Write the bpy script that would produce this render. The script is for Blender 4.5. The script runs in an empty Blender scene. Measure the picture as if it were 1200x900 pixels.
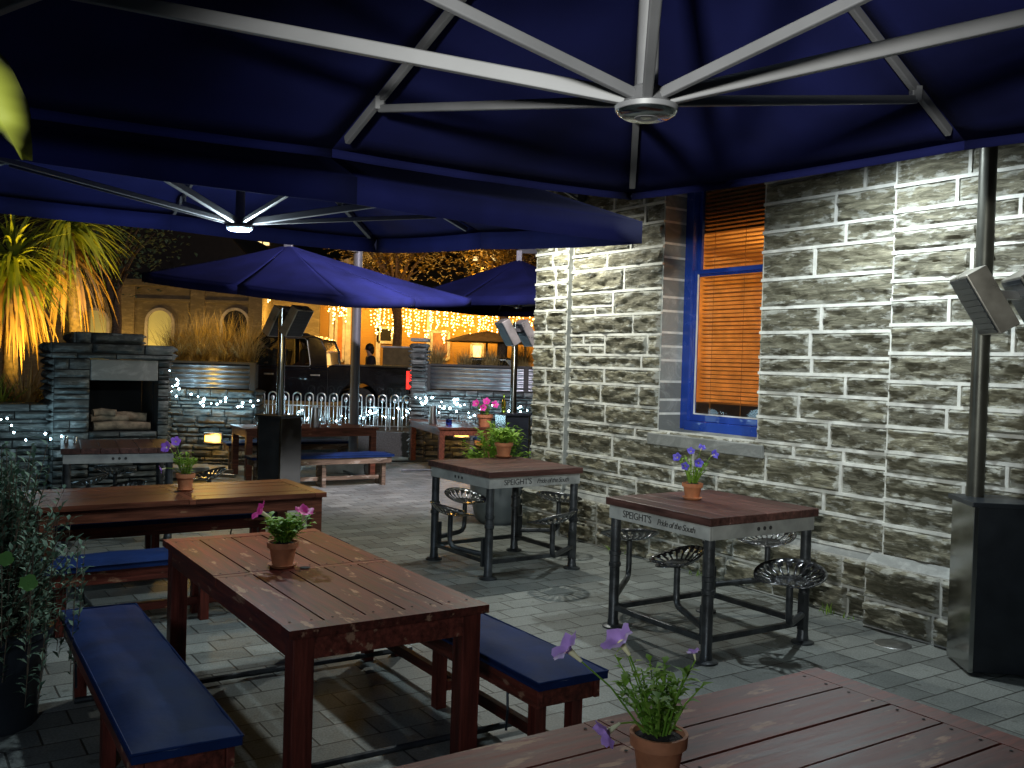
import bpy, math, random
from mathutils import Vector, Matrix, noise
PI = math.pi; R = math.radians
random.seed(7)
sc = bpy.context.scene
col = sc.collection

# ------------------------------------------------------------------ camera
F = 1110.0; H = 1.8
cam_d = bpy.data.cameras.new('camera'); cam = bpy.data.objects.new('camera', cam_d); col.objects.link(cam)
cam_d.sensor_width = 36; cam_d.lens = F / 1200 * 36; cam_d.clip_start = .05; cam_d.clip_end = 1500
CR = Matrix.Rotation(R(90 - 1.25), 3, 'X') @ Matrix.Rotation(R(1.67), 3, 'Z')
cam.matrix_world = Matrix.Translation((0, 0, H)) @ CR.to_4x4()
sc.camera = cam
CP = Vector((0, 0, H))
def ray(px, py): return CR @ Vector(((px - 600) / F, -(py - 450) / F, -1))
def P(px, py, z=0.0):            # point of the place at height z
    d = ray(px, py); t = (z - H) / d.z; return CP + d * t
def D(px, py, y):                # point of the place at distance y
    d = ray(px, py); return CP + d * (y / d.y)

# ------------------------------------------------------------------ materials
MATS = {}
def nt(name):
    m = bpy.data.materials.new(name); m.use_nodes = True; n = m.node_tree
    b = n.nodes['Principled BSDF']; MATS[name] = m
    return m, n.nodes, n.links, b
def ramp(N, stops):
    r = N.new('ShaderNodeValToRGB'); e = r.color_ramp.elements
    while len(e) < len(stops): e.new(.5)
    for i, (p, c) in enumerate(stops):
        e[i].position = p; e[i].color = (*c, 1) if len(c) == 3 else c
    return r
def flat(name, c, rough=.5, metal=0, spec=.5, nscale=6, var=.25, bump=.0, bscale=60, coat=0):
    m, N, L, b = nt(name)
    tc = N.new('ShaderNodeTexCoord'); no = N.new('ShaderNodeTexNoise'); no.inputs['Scale'].default_value = nscale; no.inputs['Detail'].default_value = 6
    L.new(tc.outputs['Object'], no.inputs['Vector'])
    r = ramp(N, [(.3, tuple(x * (1 - var) for x in c)), (.7, tuple(min(1, x * (1 + var)) for x in c))])
    L.new(no.outputs['Fac'], r.inputs[0]); L.new(r.outputs[0], b.inputs['Base Color'])
    mr = N.new('ShaderNodeMapRange'); mr.inputs[3].default_value = max(.02, rough - .08); mr.inputs[4].default_value = min(1, rough + .08)
    L.new(no.outputs['Fac'], mr.inputs[0]); L.new(mr.outputs[0], b.inputs['Roughness'])
    b.inputs['Metallic'].default_value = metal; b.inputs['Specular IOR Level'].default_value = spec
    b.inputs['Coat Weight'].default_value = coat
    if bump:
        n2 = N.new('ShaderNodeTexNoise'); n2.inputs['Scale'].default_value = bscale; n2.inputs['Detail'].default_value = 5
        L.new(tc.outputs['Object'], n2.inputs['Vector'])
        bp = N.new('ShaderNodeBump'); bp.inputs['Strength'].default_value = bump; bp.inputs['Distance'].default_value = .01
        L.new(n2.outputs['Fac'], bp.inputs['Height']); L.new(bp.outputs[0], b.inputs['Normal'])
    return m
def emit(name, c, s):
    m, N, L, b = nt(name)
    b.inputs['Base Color'].default_value = (*[min(1, x) for x in c], 1); b.inputs['Emission Color'].default_value = (*c, 1); b.inputs['Emission Strength'].default_value = s
    return m
def wood(name, c, worn=None, wornamt=.62, rough=.4, axis='X'):
    m, N, L, b = nt(name)
    tc = N.new('ShaderNodeTexCoord'); mp = N.new('ShaderNodeMapping')
    mp.inputs['Scale'].default_value = {'X': (1.2, 14, 14), 'Y': (14, 1.2, 14), 'Z': (14, 14, 1.2)}[axis]
    L.new(tc.outputs['Object'], mp.inputs['Vector'])
    n1 = N.new('ShaderNodeTexNoise'); n1.inputs['Scale'].default_value = 2.4; n1.inputs['Detail'].default_value = 9; n1.inputs['Roughness'].default_value = .65
    L.new(mp.outputs[0], n1.inputs['Vector'])
    r = ramp(N, [(.3, tuple(x * .3 for x in c)), (.5, c), (.72, tuple(min(1, x * 1.9) for x in c))])
    L.new(n1.outputs['Fac'], r.inputs[0])
    isl = N.new('ShaderNodeNewGeometry')
    hv = N.new('ShaderNodeHueSaturation'); mr0 = N.new('ShaderNodeMapRange'); mr0.inputs[3].default_value = .65; mr0.inputs[4].default_value = 1.35
    L.new(isl.outputs['Random Per Island'], mr0.inputs[0]); L.new(mr0.outputs[0], hv.inputs['Value']); L.new(r.outputs[0], hv.inputs['Color'])
    out = hv.outputs[0]
    if worn:
        m2 = N.new('ShaderNodeMapping'); m2.inputs['Scale'].default_value = {'X': (3, 9, 9), 'Y': (9, 3, 9), 'Z': (9, 9, 3)}[axis]
        L.new(tc.outputs['Object'], m2.inputs['Vector'])
        n2 = N.new('ShaderNodeTexNoise'); n2.inputs['Scale'].default_value = 1.6; n2.inputs['Detail'].default_value = 8; n2.inputs['Roughness'].default_value = .6
        L.new(m2.outputs[0], n2.inputs['Vector'])
        r2 = ramp(N, [(wornamt, (0, 0, 0)), (wornamt + .06, (1, 1, 1))]); L.new(n2.outputs['Fac'], r2.inputs[0])
        mx = N.new('ShaderNodeMix'); mx.data_type = 'RGBA'; mx.inputs['B'].default_value = (*worn, 1)
        L.new(r2.outputs[0], mx.inputs['Factor']); L.new(out, mx.inputs['A']); out = mx.outputs['Result']
    L.new(out, b.inputs['Base Color'])
    b.inputs['Specular IOR Level'].default_value = .26
    mr = N.new('ShaderNodeMapRange'); mr.inputs[3].default_value = rough - .14; mr.inputs[4].default_value = rough + .2
    L.new(n1.outputs['Fac'], mr.inputs[0]); L.new(mr.outputs[0], b.inputs['Roughness'])
    bp = N.new('ShaderNodeBump'); bp.inputs['Strength'].default_value = .35; bp.inputs['Distance'].default_value = .004
    L.new(n1.outputs['Fac'], bp.inputs['Height']); L.new(bp.outputs[0], b.inputs['Normal'])
    return m
def stone(name, dark, light, strata=(2, 2, 14), patch=.5, patchc=None, perstone=.35, rough=.75, bumpd=.012, pscale=(1, 1, 1.8), smear=0):
    m, N, L, b = nt(name)
    tc = N.new('ShaderNodeTexCoord'); mp = N.new('ShaderNodeMapping'); mp.inputs['Scale'].default_value = strata
    L.new(tc.outputs['Object'], mp.inputs['Vector'])
    n1 = N.new('ShaderNodeTexNoise'); n1.inputs['Scale'].default_value = 2.2; n1.inputs['Detail'].default_value = 10; n1.inputs['Roughness'].default_value = .68; n1.inputs['Distortion'].default_value = .8
    L.new(mp.outputs[0], n1.inputs['Vector'])
    r = ramp(N, [(.33, dark), (.5, tuple((a + c) / 2 * .8 for a, c in zip(dark, light))), (.68, light)])
    L.new(n1.outputs['Fac'], r.inputs[0])
    isl = N.new('ShaderNodeNewGeometry'); hv = N.new('ShaderNodeHueSaturation'); mr0 = N.new('ShaderNodeMapRange')
    mr0.inputs[3].default_value = 1 - perstone; mr0.inputs[4].default_value = 1 + perstone
    L.new(isl.outputs['Random Per Island'], mr0.inputs[0]); L.new(mr0.outputs[0], hv.inputs['Value']); L.new(r.outputs[0], hv.inputs['Color'])
    out = hv.outputs[0]
    if patchc:
        n2 = N.new('ShaderNodeTexNoise'); n2.inputs['Scale'].default_value = 7; n2.inputs['Detail'].default_value = 7; n2.inputs['Roughness'].default_value = .62
        mp2 = N.new('ShaderNodeMapping'); mp2.inputs['Scale'].default_value = pscale; L.new(tc.outputs['Object'], mp2.inputs['Vector']); L.new(mp2.outputs[0], n2.inputs['Vector'])
        r2 = ramp(N, [(patch, (0, 0, 0)), (patch + .1, (.85, .85, .85))]); fo = n2.outputs['Fac']
        if smear:                          # mortar smeared over the margins of each stone
            at = N.new('ShaderNodeAttribute'); at.attribute_name = 'core'; sm_ = N.new('ShaderNodeMath'); sm_.operation = 'MULTIPLY_ADD'; sm_.inputs[1].default_value = -smear; L.new(at.outputs['Fac'], sm_.inputs[0]); L.new(fo, sm_.inputs[2]); fo = sm_.outputs[0]
        L.new(fo, r2.inputs[0])
        mx = N.new('ShaderNodeMix'); mx.data_type = 'RGBA'; mx.inputs['B'].default_value = (*patchc, 1)
        L.new(r2.outputs[0], mx.inputs['Factor']); L.new(out, mx.inputs['A']); out = mx.outputs['Result']
    L.new(out, b.inputs['Base Color']); b.inputs['Roughness'].default_value = rough
    bp = N.new('ShaderNodeBump'); bp.inputs['Strength'].default_value = .7; bp.inputs['Distance'].default_value = bumpd
    L.new(n1.outputs['Fac'], bp.inputs['Height']); L.new(bp.outputs[0], b.inputs['Normal'])
    return m
def leafm(name, c1, c2, rough=.45, trans=.0):
    m, N, L, b = nt(name)
    g = N.new('ShaderNodeNewGeometry'); r = ramp(N, [(0, c1), (1, c2)]); L.new(g.outputs['Random Per Island'], r.inputs[0])
    L.new(r.outputs[0], b.inputs['Base Color']); b.inputs['Roughness'].default_value = rough
    if trans:
        out = N['Material Output']; t = N.new('ShaderNodeBsdfTranslucent'); mx = N.new('ShaderNodeMixShader'); mx.inputs[0].default_value = trans
        L.new(r.outputs[0], t.inputs[0]); L.new(b.outputs[0], mx.inputs[1]); L.new(t.outputs[0], mx.inputs[2]); L.new(mx.outputs[0], out.inputs[0])
    return m
def glass(name, c=(1, 1, 1), rough=.02, ior=1.45):
    m, N, L, b = nt(name); b.inputs['Base Color'].default_value = (*c, 1); b.inputs['Transmission Weight'].default_value = 1
    b.inputs['Roughness'].default_value = rough; b.inputs['IOR'].default_value = ior
    return m
def thinpane(name, tint=(1, 1, 1), fac=.12):
    m, N, L, b = nt(name); out = N['Material Output']
    t = N.new('ShaderNodeBsdfTransparent'); t.inputs[0].default_value = (*tint, 1)
    g = N.new('ShaderNodeBsdfGlossy'); g.inputs['Roughness'].default_value = .03
    lw = N.new('ShaderNodeLayerWeight'); lw.inputs[0].default_value = .5
    pw = N.new('ShaderNodeMath'); pw.operation = 'POWER'; pw.inputs[1].default_value = 4; L.new(lw.outputs['Facing'], pw.inputs[0])
    ma = N.new('ShaderNodeMath'); ma.operation = 'MULTIPLY_ADD'; ma.inputs[1].default_value = .7; ma.inputs[2].default_value = fac * .4; L.new(pw.outputs[0], ma.inputs[0])
    mx = N.new('ShaderNodeMixShader'); L.new(ma.outputs[0], mx.inputs[0]); L.new(t.outputs[0], mx.inputs[1]); L.new(g.outputs[0], mx.inputs[2]); L.new(mx.outputs[0], out.inputs[0])
    return m
def paving(name):
    m, N, L, b = nt(name)
    tc = N.new('ShaderNodeTexCoord'); mp = N.new('ShaderNodeMapping'); mp.inputs['Rotation'].default_value = (0, 0, R(-33.5))
    L.new(tc.outputs['Object'], mp.inputs['Vector'])
    br = N.new('ShaderNodeTexBrick'); br.offset = .5; br.inputs['Scale'].default_value = 1
    br.inputs['Brick Width'].default_value = .31; br.inputs['Row Height'].default_value = .205; br.inputs['Mortar Size'].default_value = .006; br.inputs['Mortar Smooth'].default_value = .35
    br.inputs['Color1'].default_value = (.14, .15, .145, 1); br.inputs['Color2'].default_value = (.245, .26, .25, 1); br.inputs['Mortar'].default_value = (.035, .035, .03, 1)
    br.inputs['Bias'].default_value = .0
    L.new(mp.outputs[0], br.inputs['Vector'])
    n1 = N.new('ShaderNodeTexNoise'); n1.inputs['Scale'].default_value = 1.3; n1.inputs['Detail'].default_value = 9; n1.inputs['Roughness'].default_value = .7
    L.new(tc.outputs['Object'], n1.inputs['Vector'])
    r = ramp(N, [(.3, (.62, .62, .6)), (.7, (1.2, 1.2, 1.15))]); L.new(n1.outputs['Fac'], r.inputs[0])
    mx = N.new('ShaderNodeMix'); mx.data_type = 'RGBA'; mx.blend_type = 'MULTIPLY'; mx.inputs['Factor'].default_value = 1
    L.new(br.outputs['Color'], mx.inputs['A']); L.new(r.outputs[0], mx.inputs['B'])
    n2 = N.new('ShaderNodeTexNoise'); n2.inputs['Scale'].default_value = 90; n2.inputs['Detail'].default_value = 6; L.new(tc.outputs['Object'], n2.inputs['Vector'])
    r3 = ramp(N, [(.35, (.72, .72, .72)), (.65, (1.2, 1.2, 1.2))]); L.new(n2.outputs['Fac'], r3.inputs[0])
    mx2 = N.new('ShaderNodeMix'); mx2.data_type = 'RGBA'; mx2.blend_type = 'MULTIPLY'; mx2.inputs['Factor'].default_value = 1
    L.new(mx.outputs['Result'], mx2.inputs['A']); L.new(r3.outputs[0], mx2.inputs['B'])
    L.new(mx2.outputs['Result'], b.inputs['Base Color'])
    n4 = N.new('ShaderNodeTexNoise'); n4.inputs['Scale'].default_value = 11; n4.inputs['Detail'].default_value = 4; n4.inputs['Roughness'].default_value = .45; L.new(tc.outputs['Object'], n4.inputs['Vector'])
    r4 = ramp(N, [(.62, (1, 1, 1)), (.70, (.55, .54, .5))]); L.new(n4.outputs['Fac'], r4.inputs[0])
    mx3 = N.new('ShaderNodeMix'); mx3.data_type = 'RGBA'; mx3.blend_type = 'MULTIPLY'; mx3.inputs['Factor'].default_value = 1
    L.new(mx2.outputs['Result'], mx3.inputs['A']); L.new(r4.outputs[0], mx3.inputs['B']); L.new(mx3.outputs['Result'], b.inputs['Base Color'])
    mr = N.new('ShaderNodeMapRange'); mr.inputs[3].default_value = .35; mr.inputs[4].default_value = .75; L.new(n1.outputs['Fac'], mr.inputs[0]); L.new(mr.outputs[0], b.inputs['Roughness'])
    sb = N.new('ShaderNodeMath'); sb.operation = 'SUBTRACT'; sb.inputs[0].default_value = 1; L.new(br.outputs['Fac'], sb.inputs[1])
    ad = N.new('ShaderNodeMath'); ad.operation = 'MULTIPLY_ADD'; ad.inputs[1].default_value = .25; L.new(n2.outputs['Fac'], ad.inputs[0]); L.new(sb.outputs[0], ad.inputs[2])
    bp = N.new('ShaderNodeBump'); bp.inputs['Strength'].default_value = .7; bp.inputs['Distance'].default_value = .006
    L.new(ad.outputs[0], bp.inputs['Height']); L.new(bp.outputs[0], b.inputs['Normal'])
    return m
def siding(name, c, scale=5.5):
    m, N, L, b = nt(name)
    tc = N.new('ShaderNodeTexCoord'); w = N.new('ShaderNodeTexWave'); w.wave_type = 'BANDS'; w.bands_direction = 'Z'; w.wave_profile = 'SAW'; w.inputs['Scale'].default_value = scale; w.inputs['Distortion'].default_value = 0
    L.new(tc.outputs['Object'], w.inputs['Vector'])
    bp = N.new('ShaderNodeBump'); bp.inputs['Strength'].default_value = 1; bp.inputs['Distance'].default_value = .03; L.new(w.outputs['Fac'], bp.inputs['Height']); L.new(bp.outputs[0], b.inputs['Normal'])
    b.inputs['Base Color'].default_value = (*c, 1); b.inputs['Roughness'].default_value = .6
    return m

M_pave = paving('paving_stone')
M_asph = flat('asphalt', (.06, .058, .055), .85, nscale=40, var=.35, bump=.3)
M_hill = flat('night_hill', (.02, .025, .015), .95)
M_mortar = flat('white_mortar', (.68, .675, .62), .9, nscale=9, var=.22, bump=.3, bscale=120)
M_wallst = stone('schist_ashlar', (.06, .054, .030), (.30, .28, .195), strata=(2.6, 2.6, 15), patch=.40, patchc=(.44, .44, .385), bumpd=.038, pscale=(1.3, 1.3, 4), smear=.19, perstone=.3)
M_sill = stone('smooth_stone', (.2, .21, .2), (.36, .37, .35), strata=(2, 2, 3), rough=.8)
M_schist = stone('stacked_schist', (.03, .037, .037), (.17, .19, .185), strata=(2, 2, 10), patch=.6, patchc=(.26, .28, .28), perstone=.5)
M_gap = flat('dark_gap', (.012, .012, .012), .95)
M_navy = flat('navy_canvas', (.0068, .0088, .058), .9, spec=.12, nscale=1.6, var=.42, bump=.12, bscale=220)
M_cush = flat('navy_vinyl', (.006, .019, .078), .68, spec=.12, nscale=5, var=.3, bump=.12, bscale=40)
M_alu = flat('grey_aluminium', (.125, .125, .135), .5, metal=.15, var=.1)
M_steel = flat('polished_steel', (.36, .37, .36), .16, metal=1, var=.06)
M_steel2 = flat('brushed_steel', (.55, .55, .54), .34, metal=1, var=.1)
M_dpole = flat('dull_steel', (.07, .07, .058), .42, metal=.6, nscale=5, var=.35)
M_hood = flat('hood_steel', (.34, .32, .28), .3, metal=.55, nscale=7, var=.3)
M_pipe = flat('dark_pipe', (.055, .06, .065), .38, metal=.6, nscale=12, var=.5, bump=.15)
M_cast = flat('cast_iron', (.2, .205, .215), .2, metal=.95, nscale=18, var=.3, bump=.1)
M_blk = flat('black_steel', (.022, .027, .034), .34, metal=.2)
M_apron = flat('galvanised_apron', (.34, .345, .33), .5, metal=.3, nscale=9, var=.25)
M_ink = flat('dark_lettering', (.03, .03, .03), .7)
M_wred = wood('red_stain_wood', (.12, .026, .016), worn=(.36, .19, .11), wornamt=.605, rough=.46)
M_wbrn = wood('brown_oiled_wood', (.115, .036, .019), worn=(.22, .11, .06), wornamt=.66, rough=.38)
M_wbar = wood('dark_bar_wood', (.075, .033, .027), worn=(.3, .2, .17), wornamt=.68, rough=.42)
M_wleg = wood('red_leg_wood', (.12, .024, .015), rough=.42, axis='Z')
M_wgry = wood('weathered_wood', (.16, .11, .075), worn=(.3, .25, .2), wornamt=.55, rough=.6)
M_terra = flat('terracotta', (.42, .155, .065), .75, nscale=14, var=.25, bump=.15)
M_soil = flat('potting_soil', (.02, .014, .01), .95, bump=.8, bscale=80)
M_pgreen = leafm('petunia_leaf', (.13, .29, .02), (.30, .46, .06), trans=.3, rough=.6)
M_dgreen = leafm('shrub_leaf', (.045, .10, .06), (.13, .21, .13), trans=.1, rough=.75)
M_round = leafm('round_leaf', (.11, .27, .05), (.15, .33, .07), trans=.2, rough=.7)
M_big = leafm('pale_leaf', (.15, .17, .012), (.18, .2, .02), trans=.3, rough=.75)
M_strap = leafm('strap_leaf', (.12, .18, .015), (.34, .38, .05), trans=.2)
M_dead = leafm('dead_strap_leaf', (.28, .16, .05), (.42, .27, .09), rough=.7, trans=.15)
M_tuss = leafm('tussock_blade', (.16, .11, .03), (.36, .27, .10), rough=.7, trans=.2)
M_autumn = leafm('autumn_leaf', (.10, .06, .012), (.3, .2, .03), trans=.25)
M_trunk = flat('tree_bark', (.12, .085, .055), .9, nscale=20, var=.5, bump=.8, bscale=30)
M_pink = leafm('pink_petal', (.75, .03, .32), (.85, .08, .42), trans=.3)
M_purp = leafm('violet_petal', (.22, .08, .55), (.32, .13, .68), trans=.3)
M_lil = leafm('lilac_petal', (.45, .25, .68), (.55, .33, .78), trans=.3)
M_blue = leafm('blue_petal', (.08, .06, .5), (.14, .1, .6), trans=.3)
M_throat = flat('pale_throat', (.75, .68, .4), .6)
M_wblue = flat('blue_gloss_paint', (.012, .05, .33), .25, nscale=8, var=.12, coat=.3)
M_pane = thinpane('window_pane', fac=.05); M_pane2 = thinpane('car_pane', (.45, .47, .45), .1)
M_white = flat('white_bead', (.75, .76, .74), .5)
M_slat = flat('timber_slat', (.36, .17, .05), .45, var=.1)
M_room = flat('room_plaster', (.55, .36, .16), .8); M_roomd = flat('room_furniture', (.02, .012, .008), .6)
M_pale = flat('pale_plaster', (.8, .78, .74), .7)
M_corr = flat('corrugated_iron', (.36, .38, .40), .35, metal=.8, var=.2)
M_tim = flat('black_timber', (.02, .018, .016), .7)
M_car = flat('black_car_paint', (.006, .006, .008), .18, coat=1, var=.1); M_rub = flat('tyre_rubber', (.012, .012, .012), .85); M_trim = flat('car_trim', (.02, .02, .022), .5)
M_rim = flat('alloy_rim', (.4, .4, .42), .3, metal=.9)
M_red = emit('red_tail_light', (1, .03, .02), 1.6)
M_ftone = stone('far_stonework', (.16, .125, .07), (.34, .27, .16), strata=(1.2, 1.2, 4), perstone=.2)
M_side = siding('amber_weatherboard', (.56, .31, .075)); M_roof = flat('dark_roof', (.02, .018, .018), .7)
M_fascia = flat('pale_fascia', (.5, .45, .4), .7)
M_warmb = emit('warm_bulb', (1, .6, .16), 13); M_coolb = emit('cool_bulb', (.55, .85, 1), 26)
M_amber = emit('amber_lens', (1, .48, .05), 9); M_cled = emit('cool_led', (.6, .85, 1), .45); M_pend = emit('orange_shade', (1, .32, .04), 6)
M_winl = emit('lit_window', (1, .72, .3), 1.4); M_winl2 = emit('dim_window', (.75, .72, .3), .06)
M_glass = glass('clear_glass'); M_bottle = glass('brown_glass', (.35, .14, .03)); M_yglass = glass('yellow_glass', (.75, .8, .1))
M_bag = flat('beige_canvas', (.26, .19, .09), .9)
M_conc = flat('grey_concrete', (.3, .32, .33), .8, bump=.3); M_zinc = flat('grey_glazed_pot', (.11, .125, .13), .5, var=.15)
M_skin = flat('skin', (.5, .3, .2), .55); M_cloth = flat('dark_jacket', (.015, .015, .02), .85); M_hair = flat('dark_hair', (.015, .01, .008), .6)
M_log = flat('firewood_bark', (.2, .15, .1), .9, nscale=12, var=.5, bump=.8, bscale=40)
M_cable = flat('dark_cable', (.01, .02, .012), .6)

# ------------------------------------------------------------------ mesh builder
class MB:
    def __init__(s): s.v = []; s.f = []; s.m = []; s.e = {}
    def add(s, vs, fs, mi=0, es=None):
        o = len(s.v)
        if es: s.e.update({o + i: x for i, x in enumerate(es)})
        s.v += [tuple(x) for x in vs]; s.f += [tuple(i + o for i in f) for f in fs]; s.m += [mi] * len(fs)
    def box(s, c, size, rot=None, mi=0):
        hx, hy, hz = [x / 2 for x in size]; c = Vector(c)
        vs = [Vector((x, y, z)) for x in (-hx, hx) for y in (-hy, hy) for z in (-hz, hz)]
        if rot: vs = [rot @ v for v in vs]
        s.add([v + c for v in vs], [(0, 1, 3, 2), (4, 6, 7, 5), (0, 4, 5, 1), (2, 3, 7, 6), (0, 2, 6, 4), (1, 5, 7, 3)], mi); return s
    def beam(s, p0, p1, w, h, up=(0, 0, 1), mi=0):
        p0 = Vector(p0); p1 = Vector(p1); d = p1 - p0; x = d.normalized(); u = Vector(up)
        if abs(x.dot(u)) > .98: u = Vector((0, 1, 0))
        y = u.cross(x).normalized(); z = x.cross(y)
        s.box((p0 + p1) / 2, (d.length, w, h), Matrix((x, y, z)).transposed(), mi); return s
    def tube(s, pts, r, seg=10, caps=True, mi=0):
        pts = [Vector(p) for p in pts]; n = len(pts); rs = r if isinstance(r, (list, tuple)) else [r] * n
        ref = None; vs = []; fs = []
        for i, p in enumerate(pts):
            t = (pts[min(i + 1, n - 1)] - pts[max(i - 1, 0)]).normalized()
            if ref is None: ref = t.orthogonal().normalized()
            ref = (ref - t * ref.dot(t)).normalized(); b = t.cross(ref)
            vs += [p + (ref * math.cos(2 * PI * k / seg) + b * math.sin(2 * PI * k / seg)) * rs[i] for k in range(seg)]
        for i in range(n - 1):
            for k in range(seg):
                k2 = (k + 1) % seg; fs.append((i * seg + k, i * seg + k2, (i + 1) * seg + k2, (i + 1) * seg + k))
        if caps: fs.append(tuple(range(seg - 1, -1, -1))); fs.append(tuple((n - 1) * seg + k for k in range(seg)))
        s.add(vs, fs, mi); return s
    def lathe(s, prof, seg=24, c=(0, 0, 0), rot=None, mi=0):
        c = Vector(c); vs = []; fs = []; n = len(prof)
        for r, z in prof:
            for k in range(seg):
                v = Vector((r * math.cos(2 * PI * k / seg), r * math.sin(2 * PI * k / seg), z)); vs.append((rot @ v if rot else v) + c)
        for i in range(n - 1):
            for k in range(seg):
                k2 = (k + 1) % seg; fs.append((i * seg + k, i * seg + k2, (i + 1) * seg + k2, (i + 1) * seg + k))
        if prof[0][0] > 1e-6: fs.append(tuple(range(seg - 1, -1, -1)))
        if prof[-1][0] > 1e-6: fs.append(tuple((n - 1) * seg + k for k in range(seg)))
        s.add(vs, fs, mi); return s
    def ball(s, c, r, seg=8, ring=5, sc=(1, 1, 1), mi=0):
        c = Vector(c); vs = [c + Vector((0, 0, -r * sc[2]))]; fs = []
        for i in range(1, ring):
            a = PI * i / ring - PI / 2
            for k in range(seg): vs.append(c + Vector((r * sc[0] * math.cos(a) * math.cos(2 * PI * k / seg), r * sc[1] * math.cos(a) * math.sin(2 * PI * k / seg), r * sc[2] * math.sin(a))))
        vs.append(c + Vector((0, 0, r * sc[2]))); top = len(vs) - 1
        for k in range(seg):
            k2 = (k + 1) % seg; fs.append((0, 1 + k2, 1 + k)); fs.append((top, 1 + (ring - 2) * seg + k, 1 + (ring - 2) * seg + k2))
            for i in range(ring - 2): a = 1 + i * seg; fs.append((a + k, a + k2, a + seg + k2, a + seg + k))
        s.add(vs, fs, mi); return s
    def prism(s, pts, axis, a, b, mi=0):       # extrude a closed outline (u,v) along axis from a to b
        n = len(pts)
        def mk(u, v, w): return {'x': (w, u, v), 'y': (u, w, v), 'z': (u, v, w)}[axis]
        vs = [mk(u, v, a) for u, v in pts] + [mk(u, v, b) for u, v in pts]
        fs = [tuple(range(n)), tuple(range(2 * n - 1, n - 1, -1))] + [(i, n + i, n + (i + 1) % n, (i + 1) % n) for i in range(n)]
        s.add(vs, fs, mi); return s
    def leaf(s, p, d, up, l, w, bend=.2, mi=0):
        p = Vector(p); d = Vector(d).normalized(); side = d.cross(Vector(up))
        if side.length < 1e-3: side = d.orthogonal()
        side.normalize(); n = side.cross(d)
        a = p + d * l * .45 + n * l * bend * .35; t = p + d * l - n * l * bend * .2
        s.add([p, a + side * w / 2 + n * w * .12, a, a - side * w / 2 + n * w * .12, t], [(0, 1, 2), (0, 2, 3), (1, 4, 2), (2, 4, 3)], mi); return s
    def blade(s, p, d, l, w, droop, seg=5, mi=0):
        p = Vector(p); d = Vector(d).normalized(); side = d.cross(Vector((0, 0, 1)))
        if side.length < 1e-3: side = Vector((1, 0, 0))
        side.normalize(); vs = []; cur = p.copy(); dd = d.copy()
        for i in range(seg + 1):
            t = i / seg; ww = w * (1 - t ** 2.2) * (.7 + .6 * min(1, t * 3)) / 1.3 + .0008
            vs += [cur - side * ww / 2, cur + side * ww / 2]
            dd = (dd + Vector((0, 0, -droop / seg))).normalized(); cur = cur + dd * (l / seg)
        s.add(vs, [(2 * i, 2 * i + 1, 2 * i + 3, 2 * i + 2) for i in range(seg)], mi); return s
    def build(s, name, mat, parent=None, bevel=0, smooth=None, solid=0, loc=None):
        me = bpy.data.meshes.new(name); me.from_pydata(s.v, [], s.f)
        for m in (mat if isinstance(mat, (list, tuple)) else [mat]): me.materials.append(m)
        if any(s.m): me.polygons.foreach_set('material_index', s.m)
        if smooth is not None:
            me.polygons.foreach_set('use_smooth', [True] * len(s.f)); me.set_sharp_from_angle(angle=R(smooth))
        if s.e:
            at = me.attributes.new('core', 'FLOAT', 'POINT'); at.data.foreach_set('value', [s.e.get(i, 0.) for i in range(len(s.v))])
        me.update(); o = bpy.data.objects.new(name, me); col.objects.link(o)
        if parent: o.parent = parent
        if loc: o.location = loc
        if solid:
            md = o.modifiers.new('thickness', 'SOLIDIFY'); md.thickness = solid; md.offset = 0
        if bevel:
            md = o.modifiers.new('bevel', 'BEVEL'); md.width = bevel; md.segments = 2; md.limit_method = 'ANGLE'; md.angle_limit = R(40)
        return o
def tag(o, label=None, cat=None, group=None, kind=None):
    if label: o['label'] = label
    if cat: o['category'] = cat
    if group: o['group'] = group
    if kind: o['kind'] = kind
    return o
def thing(name, label, cat, loc=(0, 0, 0), rz=0, group=None):
    o = bpy.data.objects.new(name, None); o.empty_display_size = .1; col.objects.link(o)
    o.location = loc; o.rotation_euler = (0, 0, rz); return tag(o, label, cat, group)
KIDS = {}
def copy_tree(o, parent=None):
    c = o.copy(); col.objects.link(c)
    if parent: c.parent = parent
    for ch in [x for x in list(o.children)]: copy_tree(ch, c)
    return c
def place(proto, used, loc, rz, label, group=None):
    o = proto if not used else copy_tree(proto)
    o.location = loc; o.rotation_euler = (0, 0, rz); o['label'] = label
    if group: o['group'] = group
    return o
def text_mesh(name, body, size, mat, parent, M, shear=0, ext=.0008, spacing=1):
    c = bpy.data.curves.new(name, 'FONT'); c.body = body; c.size = size; c.shear = shear; c.extrude = ext; c.align_x = 'CENTER'; c.align_y = 'CENTER'; c.space_character = spacing; c.resolution_u = 3
    t = bpy.data.objects.new(name, c); col.objects.link(t)
    dg = bpy.context.evaluated_depsgraph_get(); me = bpy.data.meshes.new_from_object(t.evaluated_get(dg))
    col.objects.unlink(t); bpy.data.objects.remove(t)
    me.materials.clear(); me.materials.append(mat)
    o = bpy.data.objects.new(name, me); col.objects.link(o); o.parent = parent; o.matrix_local = M
    return o

BDIR = Vector((.834, .552, 0)).normalized(); ADIR = Vector((-.552, .834, 0)).normalized()
RB = math.atan2(BDIR.y, BDIR.x); RA = RB + PI / 2
def g(p): return (p.x, p.y, 0)

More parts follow.
